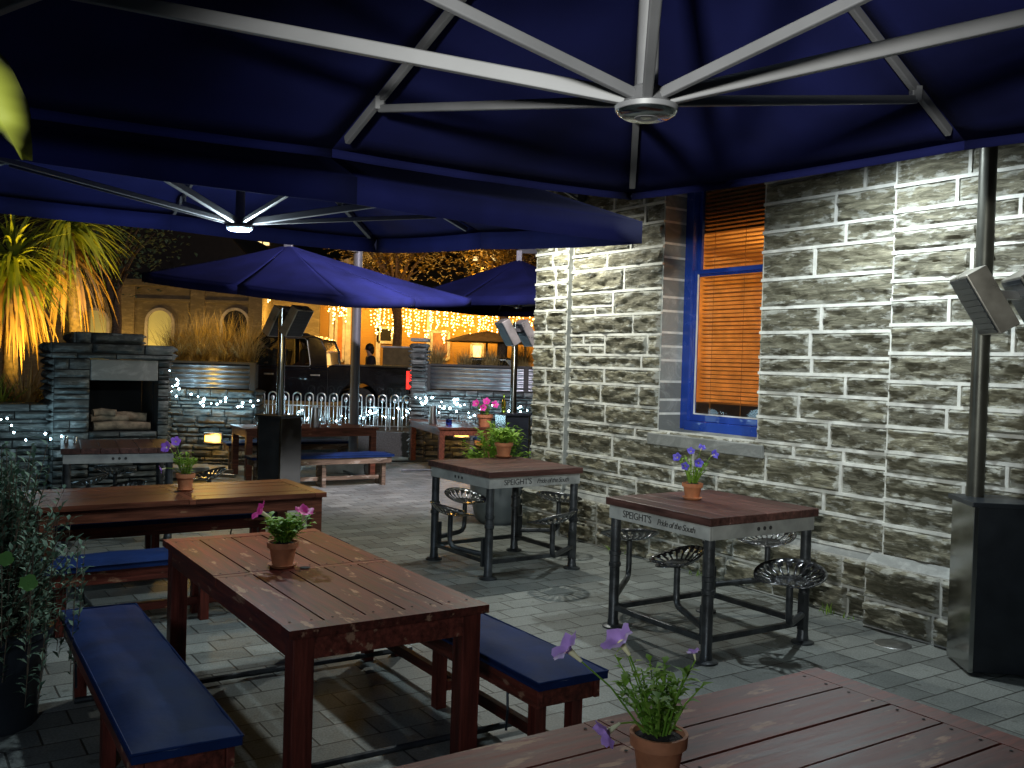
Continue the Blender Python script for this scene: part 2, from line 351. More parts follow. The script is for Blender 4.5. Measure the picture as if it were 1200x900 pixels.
# ------------------------------------------------------------------ ground
STZ = .45
gm = MB(); gm.add([(-400, -60, 0), (400, -60, 0), (400, 600, 0), (-400, 600, 0)], [(0, 1, 2, 3)])
tag(gm.build('ground', M_pave), kind='structure')
rm = MB(); rm.box((0, 17.6 + 60, STZ / 2), (240, 120, STZ)); tag(rm.build('street', M_asph), kind='structure')
hm = MB(); hv = []
nx, ny = 40, 10
for j in range(ny + 1):
    for i in range(nx + 1):
        x = -260 + 520 * i / nx; y = 75 + 110 * j / ny
        z = 50 * math.sin(PI * .5 * j / ny) * (.75 + .5 * noise.noise(Vector((x * .012, y * .01, 3)))) + .2
        hv.append((x, y, z))
hm.add(hv, [(j * (nx + 1) + i, j * (nx + 1) + i + 1, (j + 1) * (nx + 1) + i + 1, (j + 1) * (nx + 1) + i) for j in range(ny) for i in range(nx)])
tag(hm.build('hill', M_hill, smooth=80), kind='structure')

# ------------------------------------------------------------------ stonework
def stone_block(mb, s0, s1, z0, z1, y, res, amp, mi, seed, edge=.003, rnd=.02):
    w = s1 - s0; h = z1 - z0
    nx = max(3, int(w / res)); nz = max(3, int(h / res)); vs = []; fs = []; es = []
    tilt = random.uniform(-.35, .35) * amp; bel = random.uniform(.3, 1.)
    for j in range(nz + 1):
        for i in range(nx + 1):
            u = i / nx; v = j / nz; x = s0 + w * u; z = z0 + h * v
            e = min(u * w, (1 - u) * w, v * h, (1 - v) * h)
            fall = min(1, e / rnd); fall = fall * (2 - fall)
            n = noise.fractal(Vector((x * 5 + seed, y * 3, z * 15)), 1., 2., 4)
            n2 = noise.noise(Vector((x * 16 + seed, 7, z * 38)))
            st = math.floor((n * 1.6 + v * 2.2) * 2) / 2 - v * 1.1
            d = edge + fall * amp * (bel + .55 * n + .35 * st + .22 * n2 + tilt * (v - .5) / max(amp, 1e-4) * .6)
            if e <= 1e-6: d = edge + .003 * n2
            vs.append((x, y - max(d, .0015), z)); es.append(min(1, e / .06))
    for j in range(nz):
        for i in range(nx): a = j * (nx + 1) + i; fs.append((a, a + 1, a + nx + 2, a + nx + 1))
    if edge == 0:
        o = len(vs); ring = [i for i in range(nx + 1)] + [j * (nx + 1) + nx for j in range(1, nz + 1)] + [nz * (nx + 1) + i for i in range(nx - 1, -1, -1)] + [j * (nx + 1) for j in range(nz - 1, 0, -1)]
        vs += [(vs[q][0], vs[q][1] + .1, vs[q][2]) for q in ring]; n_ = len(ring)
        fs += [(ring[q], o + q, o + (q + 1) % n_, ring[(q + 1) % n_]) for q in range(n_)]; es += [0] * n_
    mb.add(vs, fs, mi, es)
def stone_courses(mb, segs_of, z0, z1, y, res, amp, joint, hs, ls, seed=0, split=.15, edge=.003, rnd=.014, jit=0, ribbon=False):
    """fill courses; segs_of(za, zb) gives the spans of wall free at that height"""
    z = z0; k = 0
    while z < z1 - .03:
        h = random.choice(hs); h = min(h, z1 - z)
        if z1 - z - h < .07: h = z1 - z
        for a, b in segs_of(z, z + h):
            s = a
            while s < b - .02:
                l = random.uniform(*ls)
                if b - s - l < .16: l = b - s
                j = joint / 2; rr = res * (1 if z < 3.0 else 2.4)
                k += 1
                yj = y - random.uniform(0, jit)
                if ribbon:
                    mb.box((s + l / 2, y - .007, z), (l, .02, joint * .92), None, 0)
                    if s > a + .01: mb.box((s, y - .0065, z + h / 2), (joint * .92, .02, h - joint * .92), None, 0)
                if h > .16 and random.random() < split:
                    m = h * random.choice((.4, .5, .6)); cuts = [(z, z + m), (z + m, z + h)]
                    for (za, zb) in cuts:
                        if l > .5 and random.random() < .5:
                            q = l * random.uniform(.35, .65); parts = [(s, s + q), (s + q, s + l)]
                        else: parts = [(s, s + l)]
                        if ribbon and za > z: mb.box((s + l / 2, y - .007, za), (l - joint * .92, .019, joint * .92), None, 0)
                        if ribbon and len(parts) == 2: mb.box((s + q, y - .0065, (za + zb) / 2), (joint * .92, .019, zb - za - joint * .92), None, 0)
                        for (pa, pb) in parts: stone_block(mb, pa + j, pb - j, za + j, zb - j, yj, rr, amp * .8, 1, seed + k * 3.7, edge, rnd); k += 1
                else: stone_block(mb, s + j, s + l - j, z + j, z + h - j, yj, rr, amp, 1, seed + k * 3.7, edge, rnd)
                s += l
        z += h

# pub building
C0 = P(620, 617, 0)
pub = thing('pub_building', 'stone pub wall with white mortar joints and a blue sash window', 'building', g(C0), RB - PI / 2)
PM = Matrix.Translation(C0) @ Matrix.Rotation(RB - PI / 2, 4, 'Z'); PMi = PM.inverted()
def W(px, py, off=0.0):          # wall coordinates of a sight line at plane y=off
    o = PMi @ CP; d = PMi.to_3x3() @ ray(px, py); t = (off - o.y) / d.y; q = o + d * t; return q.x, q.z
RC = .06                          # recess of the middle bay
sL = W(664, 400)[0]; sR = W(1043, 400)[0]; w0 = W(775, 400, RC)[0]; w1 = W(891, 400, RC)[0]; zs = W(850, 512, RC)[1]; zt = 3.7
SE = 9.2; ZT = 4.7; ZP = .5
print('wall', sL, sR, w0, w1, zs)
wb = MB()
# backing (mortar face)
def rect(mb, a, b, za, zb, y, mi=0): mb.add([(a, y, za), (b, y, za), (b, y, zb), (a, y, zb)], [(0, 1, 2, 3)], mi)
rect(wb, 0, sL, ZP, ZT, 0); rect(wb, sR, SE, ZP, ZT, 0)
rect(wb, sL, w0, ZP, ZT, RC); rect(wb, w1, sR, ZP, ZT, RC); rect(wb, w0, w1, ZP, zs, RC); rect(wb, w0, w1, zt, ZT, RC)
wb.add([(sL, 0, 0), (sL, RC, 0), (sL, RC, ZT), (sL, 0, ZT)], [(0, 1, 2, 3)], 2); wb.add([(sR, 0, 0), (sR, RC, 0), (sR, RC, ZT), (sR, 0, ZT)], [(3, 2, 1, 0)], 2)
DEP = .27
# reveals: smooth dressed stones with mortar joints between
z = zs
for (a, inner) in ((w0, 1), (w1, -1)):
    z = zs - .02
    while z < zt:
        hh = random.choice((.13, .17, .2)); z2 = min(zt, z + hh)
        wb.box((a - inner * .1, RC + DEP / 2 + .05, (z + z2) / 2), (.2, DEP + .094, z2 - z - .022), None, 2)
        wb.box((a - inner * .102, RC + DEP / 2 + .05, z2), (.2, DEP + .09, .022), None, 0)
        z = z2
wb.box(((w0 + w1) / 2, RC + DEP / 2 + .03, zt + .1), (w1 - w0, DEP + .05, .2), None, 2)
# other faces of the building
wb.add([(0, 0, 0), (0, 7, 0), (0, 7, ZT), (0, 0, ZT)], [(3, 2, 1, 0)], 1)
wb.add([(SE, 0, 0), (SE, 7, 0), (SE, 7, ZT), (SE, 0, ZT)], [(0, 1, 2, 3)], 1)
wb.add([(0, 7, 0), (SE, 7, 0), (SE, 7, ZT), (0, 7, ZT)], [(3, 2, 1, 0)], 1)
hs = (.13, .16, .18, .2, .23); ls = (.42, 1.15)
random.seed(21)
stone_courses(wb, lambda a, b: [(0, sL)], ZP, ZT, 0, .016, .026, .026, hs, (.24, .4), 5, ribbon=True)
def mid(a, b): return [(sL, w0), (w1, sR)] if (b > zs + .02 and a < zt) else [(sL, sR)]
stone_courses(wb, mid, ZP, zs, RC, .016, .026, .026, hs, ls, 50, ribbon=True)
stone_courses(wb, lambda a, b: [(sL, w0 - .0), (w1, sR)], zs, zt, RC, .016, .026, .026, hs, ls, 90, ribbon=True)
stone_courses(wb, mid, zt, ZT, RC, .03, .026, .026, hs, ls, 130, ribbon=True)
stone_courses(wb, lambda a, b: [(sR, sR + 1.6)], ZP, ZT, 0, .016, .028, .026, hs, ls, 170, ribbon=True)
stone_courses(wb, lambda a, b: [(sR + 1.6, SE)], ZP, ZT, 0, .05, .026, .026, hs, ls, 210, ribbon=True)
wall = wb.build('wall', [M_mortar, M_wallst, M_sill], pub, smooth=50)
# plinth: sloped ledge over rough proud courses
pb = MB()
def plinth(a, b, y, zp):
    rect(pb, a, b, 0, zp - .06, y)
    pb.add([(a, y, zp - .06), (b, y, zp - .06), (b, y + .07, zp), (a, y + .07, zp)], [(0, 1, 2, 3)], 2)
    pb.add([(a, y, 0), (a, y, zp - .06), (a, y + .07, zp), (a, y + .2, zp), (a, y + .2, 0)], [(0, 1, 2, 3, 4)], 2)
    pb.add([(b, y, 0), (b, y, zp - .06), (b, y + .07, zp), (b, y + .2, zp), (b, y + .2, 0)], [(4, 3, 2, 1, 0)], 2)
    stone_courses(pb, lambda u, v: [(a, b)], .0, zp - .06, y, .018, .035, .02, (.2, .22, .24), (.3, .8), a * 9 + 3, split=.1)
plinth(-.06, sL, -.06, ZP); plinth(sL, sR - .06, 0.0, ZP); plinth(sR - .06, SE, -.1, ZP + .02)
pb.build('plinth', [M_mortar, M_wallst, M_sill], pub, smooth=50)
rf = MB(); rf.box((SE / 2, 3.5, ZT + .06), (SE + .3, 7.3, .12)); rf.build('roof', M_roof, pub)
sb = MB(); sb.prism([(RC - .05, zs - .14), (RC + DEP + .02, zs - .14), (RC + DEP + .02, zs + .015), (RC - .05, zs - .035)], 'x', w0 - .1, w1 + .1)
sb.build('sill', M_sill, pub, bevel=.006)
# window
yf = RC + DEP
win = MB(); fw = .1
win.box((w0 + fw / 2, yf + .05, (zs + zt) / 2), (fw, .11, zt - zs)); win.box((w1 - fw / 2, yf + .05, (zs + zt) / 2), (fw, .11, zt - zs))
win.box(((w0 + w1) / 2, yf + .03, zs + .045), (w1 - w0 - 2 * fw, .16, .09)); win.box(((w0 + w1) / 2, yf + .05, zt - .05), (w1 - w0 - 2 * fw, .11, .1))
window = win.build('window', M_wblue, pub, bevel=.006)
zm = W(850, 317, RC + DEP)[1]; a0, a1 = w0 + fw, w1 - fw
sm = MB()
for (za, zb, yy) in ((zs + .09, zm + .03, yf + .045), (zm - .03, zt - .1, yf + .085)):
    for xx in (a0 + .02, a1 - .02): sm.box((xx, yy, (za + zb) / 2), (.04, .035, zb - za))
    sm.box(((a0 + a1) / 2, yy, za + .03), (a1 - a0 - .08, .035, .06)); sm.box(((a0 + a1) / 2, yy, zb - .02), (a1 - a0 - .08, .035, .04))
sm.build('sash', M_wblue, window, bevel=.004)
bd = MB(); bd.box((a0 + .046, yf + .035, (zs + .15 + zm) / 2), (.01, .012, zm - zs - .16)); bd.box(((a0 + a1) / 2, yf + .035, zs + .157), (a1 - a0 - .1, .012, .012))
bd.build('bead', M_white, window)
pn = MB(); pn.box(((a0 + a1) / 2, yf + .05, (zs + .15 + zm) / 2), (a1 - a0 - .08, .004, zm - zs - .18)); pn.box(((a0 + a1) / 2, yf + .09, (zm + zt - .1) / 2), (a1 - a0 - .08, .004, zt - .15 - zm))
pn.build('pane', M_pane, window)
bl = MB(); zz = zs + .30
while zz < zt - .02:
    bl.box(((a0 + a1) / 2, yf + .19, zz), (a1 - a0 + .06, .042, .003), Matrix.Rotation(R(-9 + random.uniform(-4, 4)), 3, 'X')); zz += .038
for xx in (a0 + .12, (a0 + a1) / 2, a1 - .12): bl.box((xx, yf + .165, (zs + zt) / 2), (.004, .002, zt - zs - .2))
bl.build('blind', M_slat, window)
# room behind the window
ro = MB(); ya, yb = yf + .3, yf + 3.2; xa, xb = w0 - 1.2, w1 + 1.6
ro.add([(xa, ya, .3), (xb, ya, .3), (xb, yb, .3), (xa, yb, .3), (xa, ya, 3.1), (xb, ya, 3.1), (xb, yb, 3.1), (xa, yb, 3.1)],
       [(0, 1, 2, 3), (4, 7, 6, 5), (2, 6, 7, 3), (0, 3, 7, 4), (1, 5, 6, 2)])
ro.build('room', M_room, pub)
refl_arch = MB(); ax, az = (w0 + w1) / 2 + .55, 1.9; op = []
for i in range(13): op.append((ax + .42 * math.cos(PI * i / 12), az + .42 * math.sin(PI * i / 12)))
op = [(ax + .42, .35)] + op + [(ax - .42, .35)]
ip = [(ax + (x - ax) * .72, z if z < 1 else az + (z - az) * .72) for x, z in op]
n = len(op)
refl_arch.add([(x, yb - .12, z) for x, z in op] + [(x, yb - .12, z) for x, z in ip] + [(x, yb - .02, z) for x, z in op], [(i, i + 1, n + i + 1, n + i) for i in range(n - 1)] + [(i, 2 * n + i, 2 * n + i + 1, i + 1) for i in range(n - 1)])
refl_arch.build('arch', M_pale, pub)  # pale arch in the room stands for a reflection in the glass
fu = MB(); fu.box(((w0 + w1) / 2 - .1, yf + .62, (zs + .42) / 2), (1.7, .4, zs + .42 - .35)); fu.build('sideboard', M_roomd, pub, bevel=.01)
pe = MB()
pe.lathe([(.05, .12), (.14, 0), (.13, 0), (.04, .11)], 16, ((w0 + w1) / 2 + .02, yf + 1.6, 2.3)); pe.build('pendant', M_pend, pub); pe = MB()
pe.lathe([(.05, .09), (.11, 0), (.1, 0)], 16, ((w0 + w1) / 2 + .12, yf + 1.5, 1.62))
pe.build('pendant', M_pend, pub); pe = MB()
for i in range(16): pe.ball(((w0 + w1) / 2 + .1 + random.uniform(0, .3), yf + 2.2, 1.75 + random.uniform(0, .5)), .014, 6, 4)
tag(pe.build('bulb_reflections', M_pend, pub), kind='stuff')  # glowing dots in the room stand for fairy lights reflected in the pane

LIGHTS = []
def light(name, kind, loc, energy, color, size=.05, target=None, cone=None, blend=.5):
    d = bpy.data.lights.new(name, kind); d.energy = energy; d.color = color
    if kind == 'AREA': d.size = size
    else: d.shadow_soft_size = size
    o = bpy.data.objects.new(name, d); col.objects.link(o); o.location = loc
    if target is not None: o.rotation_euler = (Vector(target) - Vector(loc)).to_track_quat('-Z', 'Y').to_euler()
    if kind == 'SPOT': d.spot_size = R(cone); d.spot_blend = blend
    return o
light('room_light', 'POINT', PM @ Vector(((w0 + w1) / 2 - .1, yf + 1.3, 2.75)), 46, (1, .52, .14), .1)
light('blind_fill', 'POINT', PM @ Vector(((w0 + w1) / 2 + .9, yf + .95, 2.3)), 26, (1, .52, .15), .1)  # added to light the slats, no lamp shown there

# wall lamps on arms above the parasol edge line
COOL = (.84, .95, 1.0)
def wall_lamp(s, z, off, label, energy, color=COOL, size=.05):
    t = thing('wall_lamp', label, 'wall lamp', PM @ Vector((s, 0 if (s < sL or s > sR) else RC, z)), RB - PI / 2, 'floodlights on the pub wall')
    m = MB(); m.box((0, -.015, 0), (.12, .03, .16)); m.build('mount', M_blk, t)
    m = MB(); m.tube([(0, -.03, 0), (0, -off * .5, .12), (0, -off + .03, .1)], .014, 8); m.build('arm', M_blk, t, smooth=40)
    m = MB(); m.lathe([(.03, .14), (.05, .12), (.11, .02), (.11, 0), (.1, 0), (.04, .11)], 20, (0, -off, 0)); m.build('shade', M_blk, t, smooth=40)
    m = MB(); m.ball((0, -off, .07), .03); m.build('bulb', M_cled, t, smooth=80)
    q = t.matrix_basis @ Vector((0, -off, -.035)); light('wall_lamp_light', 'SPOT', q, energy, color, size, t.matrix_basis @ Vector((0, -off - .1, -3)), 168, .7).data.specular_factor = .0
sA = (Vector((2.25, 6.25, 0)) - C0).dot(-ADIR); sB = (Vector((.42, 9.7, 0)) - C0).dot(-ADIR)
wall_lamp(sA, 3.5, .8, 'black floodlight on the pub wall right of the window', 175)
wall_lamp(sB, 3.5, .75, 'black floodlight on the pub wall left of the window', 190, (.97, .98, .88))

# ------------------------------------------------------------------ parasols
def umbrella(name, label, c, rot, half, ze, zpeak, zhub, grad=(0, 0), mast=None, basez=0, led=False, valance=.12, mastr=.05, plinthz=0, corners=None):
    """square cantilever parasol; ze edge height at the centre of the tilt, grad = slope of the rim plane (world x, y)"""
    t = thing(name, label, 'parasol', (c[0], c[1], basez), 0, 'navy cantilever parasols over the terrace')
    cx, cy = c
    if corners:
        cc = [Vector(q) - Vector((c[0], c[1], basez)) for q in corners]
    def zr(x, y): return ze - basez + grad[0] * x + grad[1] * y
    zp = zpeak - basez
    rim = []
    for k in range(8):
        a = rot + k * PI / 4; r = half * (math.sqrt(2) if k % 2 == 0 else 1.0)
        x, y = r * math.cos(a), r * math.sin(a); rim.append(Vector((x, y, zr(x, y))))
    if corners: rim = [cc[k // 2] if k % 2 == 0 else (cc[k // 2] + cc[(k // 2 + 1) % 4]) / 2 - Vector((0, 0, .01)) for k in range(8)]
    top = Vector((0, 0, zp)); m = MB(); NS, NR = 14, 18
    for k in range(8):
        A, B = rim[k], rim[(k + 1) % 8]; vs = []
        for i in range(NR + 1):
            u = i / NR
            for j in range(NS + 1):
                v = j / NS; q = A.lerp(B, v); p = top.lerp(q, u); p.z -= .012 * u * 4 * v * (1 - v); p.z -= .02 * math.sin(PI * u); p.z += (.02 * noise.noise(Vector((p.x * 2.1, p.y * 2.1, k * .3))) + .006 * noise.noise(Vector((p.x * 6, p.y * 6, 5)))) * math.sin(PI * u) * (1 if 0 < j < NS else 0)
                vs.append(p)
        m.add(vs, [(i * (NS + 1) + j, (i + 1) * (NS + 1) + j, (i + 1) * (NS + 1) + j + 1, i * (NS + 1) + j + 1) for i in range(NR) for j in range(NS)])
    cl = m.build(name.replace('parasol', 'canopy') if False else 'canopy', M_navy, t, smooth=20, solid=.004)
    if valance:
        m = MB()
        for k in range(8):
            A, B = rim[k], rim[(k + 1) % 8]; out = ((A + B) / 2); out.z = 0; out.normalize()
            vs = []
            for j in range(9):
                v = j / 8; q = A.lerp(B, v); q.z -= .012 * 4 * v * (1 - v); wv = (.006 * math.sin(v * 9 + k * 2) + .006 * math.sin(v * 23 + k)) * math.sin(PI * v)
                vs += [q + Vector((0, 0, .004)), q - Vector((0, 0, valance)) + out * wv]
            m.add(vs, [(2 * j, 2 * j + 1, 2 * j + 3, 2 * j + 2) for j in range(8)])
        m.build('valance', M_navy, t, smooth=60, solid=.004)
    zh = zhub - basez; hub = Vector((0, 0, zh))
    for k in range(8):
        w, hgt = (.03, .042) if k % 2 == 0 else (.022, .034)
        q = rim[k]; e = top.lerp(q, .93) - Vector((0, 0, .045)); s0 = top.lerp(q, .05) - Vector((0, 0, .07))
        m = MB(); m.beam(s0, e, w, hgt); m.build('rib', M_alu, t, bevel=.004)
        j = top.lerp(q, .66 if k % 2 == 0 else .786) - Vector((0, 0, .085))
        dv = Vector((q.x, q.y, 0)).normalized()
        m = MB(); m.beam(hub + dv * .05 + Vector((0, 0, .03)), j, .02 if k % 2 else .026, .028 if k % 2 else .04); m.box(j + Vector((0, 0, .02)), (.036, .036, .05)); m.build('strut', M_alu, t, bevel=.004)
    m = MB(); m.lathe([(0, -.022), (.03, -.024), (.036, -.016), (.062, -.014), (.08, -.006), (.082, .006), (.064, .014), (.046, .05), (.028, .06), (.024, zp - zh - .02), (0, zp - zh)], 28, hub); hb = m.build('hub', M_alu, t, smooth=40)
    m = MB(); m.lathe([(.056, -.0165), (.074, -.010), (.079, -.004), (.074, -.015), (.058, -.023)], 28, hub); m.build('light_ring', M_cled if led else M_steel, t, smooth=40)
    if mast:
        mx, my = mast[0] - cx, mast[1] - cy; tp = Vector((0, 0, zp + .06)); mz = zp + .35
        m = MB(); m.tube([(mx, my, plinthz), (mx, my, mz)], mastr, 16); m.build('mast', M_alu, t, smooth=40)
        m = MB(); m.beam((mx, my, mz - .06), tp + Vector((0, 0, .1)), .06, .1); m.box((0, 0, zp + .06), (.1, .1, .2)); m.build('arm', M_alu, t, bevel=.005)
        m = MB(); m.box((mx, my, plinthz / 2 + .03), (.75, .75, .06 + plinthz)); m.build('base', M_conc, t, bevel=.01)
    return t
# near parasol
ea = Vector((-.778, -.628, 0)); eb = Vector((.628, -.778, 0))
cA = P(740, 232, 2.66); hA = 1.7
cenA = cA + (ea + eb) * hA
umbrella('parasol', 'navy square parasol with grey ribs nearest overhead', (cenA.x, cenA.y), math.atan2((cA - cenA).y, (cA - cenA).x), hA, 2.62, 3.44, 2.465, valance=.035, grad=(.02, .025), mast=(3.05, 1.75))
eB1 = -BDIR; eB2 = Vector((-.60, .80, 0))
cB = P(752, 283, 2.5); hB = 1.72; cenB = cB + (-BDIR + ADIR) * hB
umbrella('parasol', 'navy square parasol with small light ring, second from the camera', (cenB.x, cenB.y), math.atan2((cB - cenB).y, (cB - cenB).x), hB, 2.74, 3.45, 2.58, grad=(-.045, .05), mast=(-2.75, 4.3), led=True)
crC = []
for (px, py, y) in ((404, 360, 10.5), (552, 359, 13.2), (166, 330, 11.8)): crC.append(D(px, py, y))
crC[0].z += .11; crC[1].z += .11; crC[2].z += .11
crC = [crC[0], crC[1], crC[1] + crC[2] - crC[0], crC[2]]
mC = sum(crC, Vector()) / 4; apC = D(338, 289, 12.4); cC = Vector((apC.x, 12.4, 0))
umbrella('parasol', 'navy parasol over the far long table, seen from outside', (apC.x, 12.4), 0, 1.5, 2.5, apC.z + .02, D(335, 347, 12.4).z, mast=(D(416, 440, 15.2).x, 15.2), mastr=.075, plinthz=.2, valance=.11, corners=crC)
cD = D(607, 350, 17.0)
umbrella('parasol', 'navy parasol at the back beside the pub corner', (cD.x, cD.y), R(-80), 1.6, 2.86, 3.66, 2.8, mast=(cD.x + 1.9, 18.2), basez=0)

# ------------------------------------------------------------------ tables and benches
def make_table(top_mat, leg_mat):
    L_, Wd, Z = 2.05, .9, .75
    t = thing('picnic_table', '', 'table', (0, 0, 0), 0, 'long wooden tables on the terrace')
    m = MB(); th = .036; zc = Z - th / 2
    for s in (-1, 1):
        m.box((s * (L_ / 2 - .045), 0, zc), (.09, Wd, th))
    n = 5; wz = Wd / n
    for k in range(n):
        y = -Wd / 2 + wz * (k + .5)
        for s in (-1, 1): m.box((s * (L_ / 4 - .0325), y, zc - random.uniform(0, .002)), (L_ / 2 - .09 - .025 - .003, wz - (.009 if abs(k - 2) < 3 else 0), th))
    m.box((0, 0, zc - .0015), (.047, Wd - .003, th))
    for k in range(n):
        for x in (-L_ / 2 + .12, -.05, .05, L_ / 2 - .12):
            for dy in (-.045, .045): m.lathe([(0, 0), (.0055, 0), (.006, .0006), (0, .0008)], 8, (x, -Wd / 2 + wz * (k + .5) + dy, Z + .0004), None, 1)
    m.build('tabletop', [top_mat, M_gap], t, bevel=.004)
    m = MB(); m.lathe([(0, 0), (.026, 0), (.028, .001), (0, .0012)], 20, (0, 0, Z + .001)); m.build('umbrella_hole_disc', M_gap, t)  # black disc laid on the top, painted dark of a hole
    m = MB(); az = Z - th - .048
    for s in (-1, 1):
        m.box((0, s * (Wd / 2 - .045), az), (L_ - .2, .035, .094)); m.box((s * (L_ / 2 - .045), 0, az), (.035, Wd - .2, .094))
    m.build('apron', leg_mat, t, bevel=.004)
    for sx in (-1, 1):
        for sy in (-1, 1):
            m = MB(); m.box((sx * (L_ / 2 - .07), sy * (Wd / 2 - .07), (Z - th) / 2), (.09, .09, Z - th - .001)); m.build('leg', M_wleg if leg_mat is M_wred else leg_mat, t, bevel=.006)
    m = MB()
    for sx in (-.32, .32): m.tube([(sx * L_, -Wd / 2 - .5, .035), (sx * L_, Wd / 2 + .5, .035)], .016, 8)
    m.build('floor_rail', M_pipe, t, smooth=40)
    return t
def make_bench(leg_mat, n_pairs=3):
    L_, Wd, Z = 2.02, .35, .43
    t = thing('bench', '', 'bench', (0, 0, 0), 0, 'cushioned benches beside the long tables')
    m = MB()
    for s in (-1, 1): m.box((0, s * (Wd / 2 - .02), Z - .065), (L_ - .04, .03, .09))
    m.box((0, 0, Z - .03), (L_ - .05, Wd - .075, .02)); 
    for s in (-1, 1): m.box((s * (L_ / 2 - .045), 0, Z - .065), (.03, Wd - .072, .09))
    m.build('seat_frame', leg_mat, t, bevel=.004)
    # cushion with a slight crown and creases
    nx, ny = 40, 8; vs = []; fs = []
    for j in range(ny + 1):
        for i in range(nx + 1):
            u = i / nx * 2 - 1; v = j / ny * 2 - 1
            zz = Z + .012 + .028 * (1 - abs(u) ** 10) * (1 - abs(v) ** 5) + .010 * noise.noise(Vector((u * 5, v * 1.5, 1))) + .004 * noise.noise(Vector((u * 22, v * 3, 4))) - .01 * math.exp(-((u - .12 - v * .02) / .02) ** 2) * (1 if abs(v) < .9 else 0)
            vs.append((u * (L_ / 2 + .012), v * (Wd / 2 + .012), zz))
    a = len(vs)
    for (i, j) in [(i, 0) for i in range(nx)] + [(nx, j) for j in range(ny)] + [(i, ny) for i in range(nx, 0, -1)] + [(0, j) for j in range(ny, 0, -1)]:
        x, y, _ = vs[j * (nx + 1) + i]; vs.append((x, y, Z - .02))
    for j in range(ny):
        for i in range(nx): q = j * (nx + 1) + i; fs.append((q, q + 1, q + nx + 2, q + nx + 1))
    ring = [(i, 0) for i in range(nx)] + [(nx, j) for j in range(ny)] + [(i, ny) for i in range(nx, 0, -1)] + [(0, j) for j in range(ny, 0, -1)]
    nr = len(ring)
    for k in range(nr):
        i, j = ring[k]; i2, j2 = ring[(k + 1) % nr]; fs.append((j * (nx + 1) + i, a + k, a + (k + 1) % nr, j2 * (nx + 1) + i2))
    fs.append(tuple(a + k for k in range(nr - 1, -1, -1)))
    m = MB(); m.add(vs, fs); cu = m.build('cushion', M_cush, t, smooth=50)
    m = MB(); lx, ly = L_ / 2 + .012, Wd / 2 + .012; zp_ = Z + .013
    m.tube([(-lx, -ly, zp_), (0, -ly, zp_ + .002), (lx, -ly, zp_), (lx, 0, zp_ + .002), (lx, ly, zp_), (0, ly, zp_ + .002), (-lx, ly, zp_), (-lx, 0, zp_ + .002), (-lx, -ly, zp_)], .0055, 6); m.build('piping', M_cush, cu, smooth=60)
    xs = [(-1 + 2 * k / (n_pairs - 1)) * (L_ / 2 - .12) for k in range(n_pairs)]
    for x in xs:
        for s in (-1, 1):
            m = MB(); m.box((x, s * (Wd / 2 - .075), (Z - .042) / 2), (.06, .06, Z - .042)); m.build('leg', M_wleg if leg_mat is M_wred else leg_mat, t, bevel=.004)
    m = MB()
    m.box((0, 0, .11), (L_ - .24 - .062, .04, .055))
    for x in xs: m.box((x, 0, .11), (.036, Wd - .21, .05))
    m.build('stretcher', leg_mat, t, bevel=.003)
    for x in (-L_ / 2 + .3, L_ / 2 - .3):
        m = MB(); m.tube([(x, Wd / 2 - .05, Z - .02), (x + .01, Wd / 2 - .04, Z - .1), (x - .012, Wd / 2 - .03, Z - .2), (x + .004, Wd / 2 - .035, Z - .3)], .006, 6); m.build('strap', M_blk, t)
    return t
def corner_fit(p, sx, sy, rz, L_=2.05, Wd=.9):     # centre from one corner (sx,sy sign in local axes)
    c, s = math.cos(rz), math.sin(rz); x, y = sx * L_ / 2, sy * Wd / 2
    return (p.x - (c * x - s * y), p.y - (s * x + c * y), 0)
tabR = make_table(M_wred, M_wred); tabB = make_table(M_wbrn, M_wbrn)
c1 = [P(190, 632, .75), P(340, 741, .75), P(577, 710, .75), P(367, 618, .75)]
t1 = sum(c1, Vector()) / 4; T1c = (t1.x, t1.y, 0); R1 = math.atan2((c1[0] - c1[1]).y, (c1[0] - c1[1]).x)
print('table1 rot', math.degrees(R1), math.degrees(RA))
place(tabR, False, T1c, R1, 'weathered reddish table in the middle, between two benches')
T5c = corner_fit(P(957, 782, .75), 1, 1, RB)
place(tabR, True, T5c, RB, 'red-brown table with worn paint in the bottom right foreground')
T2c = corner_fit(P(383, 577, .75), 1, -1, RB)
place(tabB, False, T2c, RB, 'glossy brown table at left with a violet flower pot on it')
TEc = corner_fit(P(444, 501, .75), 1, -1, RB - R(3))
place(tabB, True, TEc, RB - R(3), 'far brown table set with glasses, behind the dark pole box')
TFp = P(514, 501, .75)
place(tabB, True, corner_fit(TFp, -1, 1, RA - R(14)), RA - R(14), 'far wooden table near the pub corner under pink flowers')
benR = make_bench(M_wred); benG = make_bench(M_wgry)
def off(c, rz, dx, dy): return (c[0] + math.cos(rz) * dx - math.sin(rz) * dy, c[1] + math.sin(rz) * dx + math.cos(rz) * dy, 0)
lb = [P(77, 715, .46), P(147, 703, .46), P(277, 847, .46), P(167, 887, .46)]; lc = sum(lb, Vector()) / 4
RL = math.atan2((lb[0] - lb[3]).y, (lb[0] - lb[3]).x)
place(benR, False, (lc.x, lc.y, 0), RL, 'navy padded bench at lower left, creased cushion')
rb_ = P(632, 797, .46); bl_ = 2.02
place(benR, True, corner_fit(rb_, -1, 1, R1, 2.04, .37), R1, 'navy padded bench right of the middle red table, mostly under its top')
place(benR, True, off(T2c, RB, .0, .45 + .32), RB, 'navy padded bench on the far side of the glossy brown table')
place(benR, True, off(T2c, RB, -.04, -.45 - .36), RB, 'navy padded bench in front of the glossy brown table')
fb = P(462, 532, .45)
place(benG, False, corner_fit(fb, 1, -1, RB - R(3), 2.04, .37), RB - R(3), 'weathered bench with dark cushion in front of the far table of glasses')
